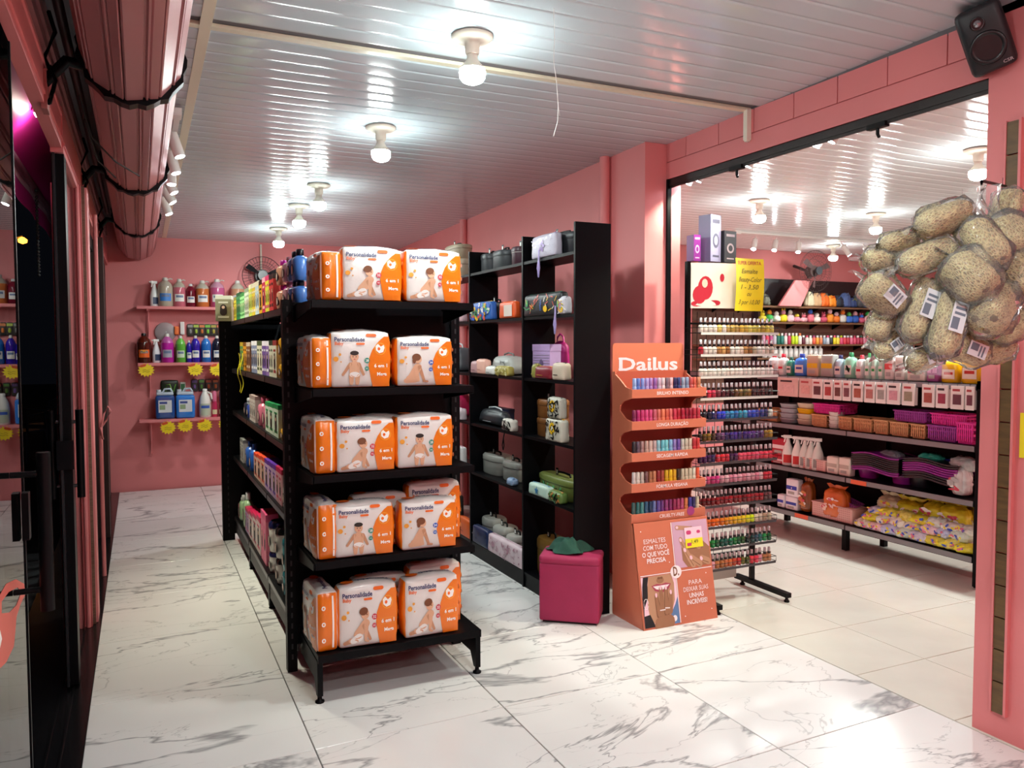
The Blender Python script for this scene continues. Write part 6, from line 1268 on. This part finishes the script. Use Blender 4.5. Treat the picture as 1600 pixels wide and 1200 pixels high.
# loose toys on the pet bowls
for i, (y, c, x, h) in enumerate(((3.72, '3fae98', 4.9, .075), (3.58, '2a2a80', 4.95, .05), (3.46, 'b0b0ae', 4.88, .085), (4.05, '8a8a94', 4.92, .05))):
    tag(MB().rbox(.16, .1, h, .03, .01, .006, (0, 0, 0), (0,)*6, 5, i+40).build('bagged_toy', M(c, .25, coat=.3, vary=.2, scale=25), None, (x, y, .562+(.16 if i < 3 else .165)), -PI/2), ('teal bagged toy on the pet bowls', 'dark blue bagged toy on the pet bowls', 'silver bagged toy on the pet bowls', 'grey bagged toy on the left pet bowls')[i], 'toy')
# small sweets bags heaped on the bottom shelf
SWC = 'e6e2d4 e8dc3a d8d8e8 f0d0d8 e0e4d8 e4da50 c8d0f0 f0ece0 e8e070 d8e8d8'.split()
for i in range(22):
    y = 4.18-.039*i+random.uniform(-.02, .02); c = SWC[i % 10]; z = (.2062, .262, .31)[i % 3]; w_ = random.uniform(.1, .17)
    s = MB().rbox(w_, .09, random.uniform(.05, .065), .024, .008, .006, (0, 0, 0), (0,)*6, 5, i+60)
    for q in range(7): flat(s, ell(random.uniform(-.05, .05), random.uniform(.02, .05), random.uniform(.008, .02), .007, 8, random.uniform(-1, 1)), lambda a, b: (a, -.0545-.003*random.random(), b), 1+q % 3)
    tag(s.build('sweets_packet', [M(c, .25, coat=.4, vary=.12, scale=30), M('e6d41c', .3), M('d86a8a', .3), M('3a50b8', .3)], None, (4.81+.03*(i % 3), y, z), -PI/2+random.uniform(-.5, .5)), f'{ORD[i]} small sweets packet from the left at the front of the bottom shelf', 'packet', 'small sweets packets on the bottom shelf')
pt = tag(MB().box(3.022, 1.885, 1.12, 3.0295, 1.925, 1.29).build('hanging_label', M('f0d820', .5), None), 'yellow label at the edge of the near wall', 'label')
# purple basket leaning in the wicker basket
t = put(mk_basket(.16, .12, .07, '9a4a98', '7a2478', ''), 'plastic_basket', 'small purple basket tipped into the wide wicker basket', 'basket', (4.9, 4.42, .29), -PI/2+.2)
t.rotation_euler = (.0, .3, -PI/2+.2)
# ------------------------------------------------------------------ back wall of the next room
BROWN = wood('slat_brown', '4a2e22', '7a5240', 6)
sw = thing('slat_wall', 'brown slatted display wall at the back of the next room', 'display wall', (6.4, 8.299, .8))
sm_ = MB().box(0, -.018, 0, 5.4, -.001, .148).mesh('slat', BROWN)
for i in range(9): obj('slat', sm_, sw, (0, 0, .152*i))
def xa(px): return 7.47+(px-1200)*.01175
for z, lb, d in ((2.06, 'upper wooden shelf on the far wall of the next room', .24), (1.85, 'wooden shelf of toys on the far wall of the next room', .2), (1.556, 'wooden shelf of tubes on the far wall of the next room', .2), (1.38, 'low wooden shelf of white bottles on the far wall', .2)):
    t = thing('wall_board', lb, 'shelf', (6.4, 8.28, z), 0, 'shelves on the far wall')
    MB().box(0, -d, -.022, 5.4, -.001, 0).build('board', wood('board', '5a3a26', '8a6244', 6), t)
    for i in range(12): MB().prism([(-.16, -.022), (-.001, -.022), (-.001, -.09)], lambda a, b, dd: (dd, a, b), .3+.42*i, .31+.42*i).build('bracket', BLACK, t)
tag(MB().box(0, -.01, 0, 2.0, 0, .34).build('dark_mirror', M('221c1e', .25), None, (7.4, 8.26, 2.09)), 'dark panel behind the goods on the upper far shelf', 'panel')
s = MB().prism([(-.16, 0), (.22, 0), (.42, .34), (.12, .34)], lambda a, b, d: (a, d, b), -.03, 0)
tag(s.build('pink_panel', PINKM, None, (xa(1222), 8.035, 2.06)), 'slanted pink panel below the wall fan', 'panel')
rnd = random.Random(3)
TOY = 'd8c23a 3fae50 e6e2d8 e8d020 e8c0c8 d88a9a e0a0a8 d86a7a f0d8d0 c8506a e88a2a e0701c d8d0c8 3a6ac8 2a58b0 d05a78 e0b0b8 f0e8e0 58b050'.split()
for i, c in enumerate(TOY):
    h = rnd.uniform(.11, .2); w = .1
    s = MB().rbox(w, .07, h*.62, .03, .006, .003, (0, 0, 0), (0,)*6, 3, i); s.lathe([(.004, h*.58), (.03, h*.68), (.034, h*.8), (.022, h*.95), (.004, h)], 8, 1)
    if i % 3 == 0: s.lathe([(.003, h*.9), (.012, h), (.006, h*1.15), (.001, h*1.18)], 6, 0, (-.02, 0, 0)).lathe([(.003, h*.9), (.012, h), (.006, h*1.15), (.001, h*1.18)], 6, 0, (.02, 0, 0))
    tag(s.build('plush_toy', [M(c, .6), M(TOY[(i*7+3) % len(TOY)], .6)], None, (xa(1196+i*10.2), 8.15, 1.851)), f'{ORD[i]} small toy from the left on the far wooden shelf', 'toy', 'toys on the far shelf')
TUB = 'c890a8 d8405a b04a80 c8c0c8 1f6a5a 2a7a70 e0d8d0 c03a58 b8d020 c8e030 e8e0d8 6a2a3a d8d0c8 e8d8c8 e0604a e8a03a d87a4a 8a98a8 c8c8d0 2a2a34 e8d020 f0d850 e0507a d83a4a c02a3a e06a8a d84a6a c03a5a b02a4a d87a90 e0a0b0 c84a60 d85a78 e080a0'.split()
for i, c in enumerate(TUB):
    h = .15 if i < 11 else .12; x = xa(1198+i*5.4)
    s = MB().lathe([(.024, 0), (.026, .006), (.026, h*.68), (.014, h*.76), (.014, h*.8)], 8, 0).lathe([(.017, h*.78), (.016, h)], 8, 1)
    tag(s.build('cosmetic_tube', [M(c, .35), M('e8e4e0' if i % 2 else TUB[(i*5) % len(TUB)], .4)], None, (x, 8.15, 1.557)), f'{cname(c)} cosmetic tube, {ORD[i] if i < 24 else ORD[i-24]} {"from the left" if i < 24 else "of the right-hand ones"} on the far shelf', 'tube', 'tubes on the far shelf')
for i in range(12):
    s = MB().lathe([(.03, 0), (.034, .006), (.034, .11), (.012, .13)], 10, 0).lathe([(.014, .128), (.014, .145), (.02, .15), (.02, .16)], 8, 0)
    tag(s.build('pump_bottle', [M('e4e0dc', .3)], None, (xa(1200+i*7.6), 8.15, 1.381)), f'{ORD[i]} white pump bottle from the left on the low far shelf', 'bottle', 'white pump bottles on the far shelf')
CAPC = '8a8a4a 3a2a28 6a6a5a d8c8a8 c8a078 e0641c e8841c 2a2e3a 4a5a8a 2f3f70 4a4a50 5a6a90 c8c8cc 8a6a60'.split()
for i, c in enumerate(CAPC):
    w, h = rnd.uniform(.13, .17), rnd.uniform(.11, .2)
    px = 1150+i*5 if i < 3 else 1262+(i-3)*11.3
    s = MB().rbox(w, .12, h, .04, .012, .008, (0, 0, 0), (0,)*6, 4, i+9, .25)
    s.tube([(-w*.25, -.05, h*.8), (0, -.06, h*1.05), (w*.25, -.05, h*.8)], .006, 5, 1)
    tag(s.build('folded_bag', [M(c, .6, vary=.2, scale=20), M(CAPC[(i*3+1) % len(CAPC)], .5)], None, (xa(px) if i >= 3 else xa(1168+i*14), 8.12, 2.061)), f'{ORD[i]} folded bag from the left on the upper far shelf', 'bag', 'folded bags on the upper far shelf')
wall_fan(xa(1253), 8.02, 2.52, 'dark wall fan in the next room above the toy shelf', R_=.27, col='4a3a38', blade='5a4444')
MB().bar((0, .0, .0), (0, .27, .1), .02, 8).build('wall_arm', M('3a302e', .4), [o for o in bpy.data.objects if o.get('label', '').startswith('dark wall fan')][0])
# ------------------------------------------------------------------ bundle of bagged loofahs
def loofah_mat():
    m = bpy.data.materials.new('loofah'); m.use_nodes = True; N = m.node_tree.nodes; L = m.node_tree.links; b = N['Principled BSDF']; b.inputs['Roughness'].default_value = .9
    tc = N.new('ShaderNodeTexCoord'); mp = N.new('ShaderNodeMapping'); mp.inputs['Scale'].default_value = (1, 1, .55); L.new(tc.outputs['Object'], mp.inputs[0])
    v = N.new('ShaderNodeTexVoronoi'); v.feature = 'DISTANCE_TO_EDGE'; v.inputs['Scale'].default_value = 135; L.new(mp.outputs[0], v.inputs['Vector'])
    n_ = N.new('ShaderNodeTexNoise'); n_.inputs['Scale'].default_value = 22; n_.inputs['Detail'].default_value = 8; L.new(tc.outputs['Object'], n_.inputs['Vector'])
    r_ = N.new('ShaderNodeMapRange'); r_.inputs[1].default_value = 0; r_.inputs[2].default_value = .35; L.new(v.outputs['Distance'], r_.inputs[0])
    a = N.new('ShaderNodeMix'); a.data_type = 'RGBA'; a.inputs[6].default_value = lin('d8c48c'); a.inputs[7].default_value = lin('94784a'); L.new(r_.outputs[0], a.inputs[0])
    c = N.new('ShaderNodeMix'); c.data_type = 'RGBA'; c.blend_type = 'OVERLAY'; c.inputs[0].default_value = .7; L.new(a.outputs[2], c.inputs[6]); L.new(n_.outputs['Fac'], c.inputs[7]); L.new(c.outputs[2], b.inputs['Base Color'])
    ad = N.new('ShaderNodeMath'); ad.operation = 'SUBTRACT'; L.new(n_.outputs['Fac'], ad.inputs[0]); L.new(r_.outputs[0], ad.inputs[1])
    bp = N.new('ShaderNodeBump'); bp.inputs['Strength'].default_value = .8; bp.inputs['Distance'].default_value = .006; L.new(ad.outputs[0], bp.inputs['Height']); L.new(bp.outputs['Normal'], b.inputs['Normal'])
    return m
LOO = loofah_mat(); HOLE = M('6a5230', .9)
FILM = clear('film', (1, 1, 1, 1), .12, 1.17, .12, (.9, .9, .88, 1))
e1 = Vector((math.cos(YAW), -math.sin(YAW), 0)); e3 = Vector((-math.sin(YAW), -math.cos(YAW), 0)); e2 = Vector((0, 0, 1))
CB = Vector((2.405, 1.80, 1.765))
LF = [(1457, 356, 76, 40, 20, .06, 0), (1406, 385, 54, 28, 15, .0, 0), (1379, 415, 46, 32, -10, .0, 0), (1434, 411, 82, 38, 20, .07, 0), (1499, 396, 74, 44, -72, .13, 1), (1545, 387, 60, 62, -70, .07, 1), (1560, 343, 60, 40, 70, .0, 0),
 (1472, 442, 66, 58, -60, .17, 1), (1547, 437, 52, 52, -50, .13, 1), (1425, 483, 88, 38, 68, .07, 0), (1451, 503, 92, 40, 72, .13, 0), (1504, 485, 72, 56, 225, .16, 1), (1560, 507, 60, 36, 30, .06, 0), (1584, 443, 48, 36, 20, .0, 0),
 (1491, 540, 64, 40, -20, .06, 0), (1437, 552, 56, 30, 20, .06, 0), (1396, 535, 46, 30, 35, .0, 0), (1378, 463, 62, 44, -40, .04, 0), (1546, 540, 58, 36, 10, .0, 0), (1384, 502, 52, 34, 60, .0, 0), (1520, 450, 60, 40, 10, .0, 0)]
for i, (px, py, L, W, ang, dep, holes) in enumerate(LF):
    S = 437.; c = CB+e1*((px-1470)/S)+e2*(-(py-440)/S)+e3*(dep*.9)
    a = R(ang); ax = (e1*math.cos(a)+e2*math.sin(a))*(1 if not holes else .8)+e3*(-.15 if not holes else .55); ax.normalize()
    q = ax.to_track_quat('Z', 'Y')
    t = thing('loofah', f'bagged loofah, {ORD[i]} of the hanging bunch' , 'loofah', c, 0, 'bagged loofahs hung by the opening')
    t.rotation_mode = 'QUATERNION'; t.rotation_quaternion = q
    l, w_ = L/S, W/S/2
    rn = random.Random(i); s = MB()
    prof_ = [(.2, -.5), (.62, -.48), (.86, -.4), (.98, -.22), (1, 0), (.95, .2), (.9, .36), (.72, .47), (.3, .5)]
    n_ = 16; vs = []
    for k, (r0, z0) in enumerate(prof_):
        for j in range(n_):
            th = 2*PI*j/n_; rr = w_*r0*(1+.09*math.sin(3*th+i)+.05*math.sin(7*th+k*1.7+i)); vs.append((rr*math.cos(th), rr*math.sin(th), z0*l*(1+.02*math.sin(5*th))))
    s.add(vs, [(k*n_+j, k*n_+(j+1) % n_, (k+1)*n_+(j+1) % n_, (k+1)*n_+j) for k in range(len(prof_)-1) for j in range(n_)], 0, True)
    s.add(vs[:n_], [tuple(range(n_))[::-1]]); s.add(vs[-n_:], [tuple(range(n_))])
    s.build('sponge', LOO, t)
    h_ = MB()
    for j in range(3):
        th = j*2.09+i; h_.lathe([(w_*.20, 0), (w_*.15, .004), (w_*.06, .005)], 9, 0, (w_*.46*math.cos(th), w_*.46*math.sin(th), l*.478))
    h_.build('seed_holes', HOLE, t)
    f_ = MB()
    def ff(u, v):
        th = 2*PI*u; z0 = -.62+1.3*v; env = 1.2 if abs(z0) < .45 else 1.2*max(.08, 1-(abs(z0)-.45)/.22)
        rr = w_*env*(1+.08*math.sin(4*th+i+6*v)+.06*math.sin(9*th+v*11+i))
        return (rr*math.cos(th), rr*math.sin(th), z0*l)
    f_.grid(ff, 18, 9)
    f_.grid(lambda u, v: (w_*1.25*(u-.5)*2*(.3+.7*v), .012*math.sin(u*11+i), -l*(.6+.25*v)), 8, 3)
    f_.build('plastic_sleeve', FILM, t)
    if i in (9, 10, 14, 15, 17, 16):
        lb = MB().box(-w_*.5, -.001, -l*.2, w_*.5, .001, l*.26, 0).box(-w_*.4, -.0016, -l*.16, w_*.1, -.001, l*.02, 1).box(-w_*.35, -.0016, l*.06, w_*.4, -.001, l*.1, 1).box(-w_*.35, -.0016, l*.14, w_*.4, -.001, l*.18, 1)
        o = lb.build('paper_label', [M('d6d8dc', .5), M('6a7280', .5)], t)
        # turn the label to the outside of the bunch
        loc = q.inverted() @ (e3*(w_*1.2)); o.location = loc; d_ = Vector((loc.x, loc.y, 0)).normalized()
        o.rotation_euler = (0, 0, math.atan2(d_.y, d_.x)+PI/2); o.location = (d_.x*w_*1.2, d_.y*w_*1.2, 0)
hk = thing('wall_hook', 'black wire hook holding the loofah bunch on the near wall', 'hook', (3.03, 2.0, 2.1))
tp = CB+e1*.12+e2*.26-Vector((3.03, 2.0, 2.1))
MB().tube([(0, 0, .04), (-.03, -.01, .05), tuple(tp+Vector((0, 0, .06))), tuple(tp)], .005, 6).build('wire', BLACK, hk)
MB().box(-.006, -.02, 0, -.0005, .02, .09).build('plate', BLACK, hk)
s = MB()
for k in range(3): s.grid(lambda u, v: tuple(tp+e1*((u-.5)*.16*(1-.6*v)+.02*math.sin(5*v+k))+e2*(-.16+.2*v)+e3*(.03*math.sin(u*9+k*2+v*4)+.02*k)), 10, 8)
s.build('gathered_film', FILM, hk)
# ------------------------------------------------------------------ loudspeaker
sp = thing('loudspeaker', 'black two-way loudspeaker mounted high at the end of the beam', 'speaker', (2.925, 2.035, 2.705))
nrm = Vector((-.80, -.52, -.30)).normalized(); up = Vector((0, 0, 1)); xr = up.cross(-nrm).normalized()*-1
xr = (-nrm).cross(up).normalized(); uu = xr.cross(-nrm).normalized()
ca, sa = math.cos(R(17)), math.sin(R(17)); xr2 = xr*ca+uu*sa; uu2 = uu*ca-xr*sa
sp.rotation_euler = Matrix((xr2, -nrm, uu2)).transposed().to_euler()
MB().rbox(.155, .13, .25, .022, .002, 0, (0, .065, -.125), (0,)*6, 3).build('cabinet', M('15151a', .45), sp)
MB().lathe([(.056, 0), (.062, -.006), (.058, -.012), (.045, -.004)], 24).lathe([(.044, -.0035), (.03, .012), (.012, .006), (.002, .004)], 20, 1).build('woofer', [M('101014', .3), M('26262c', .35)], sp, (0, -.002, -.035)).rotation_euler = (-PI/2, 0, 0)
MB().lathe([(.026, 0), (.026, -.006), (.02, -.004)], 18).lathe([(.014, -.003), (.008, -.009), (.001, -.011)], 12, 1).build('tweeter', [M('0c0c10', .2), M('9a9aa0', .15, .8)], sp, (-.01, -.002, .062)).rotation_euler = (-PI/2, 0, 0)
s = MB(); text(s, 'CSR', .016, lambda a, b: (.03+a, -.0045, -.112+b), 0, .034, .01); s.build('badge', M('b8b8bc', .3, .5), sp)
MB().box(.03, .13, -.02, .07, .17, .03).box(.045, .15, -.04, .06, .2, .05).build('bracket', BLACK, sp)
MB().tube([(.05, .15, .03), (.055, .17, .1), (.05, .16, .18)], .004, 5).build('cable', M('b86a6a', .5), sp)
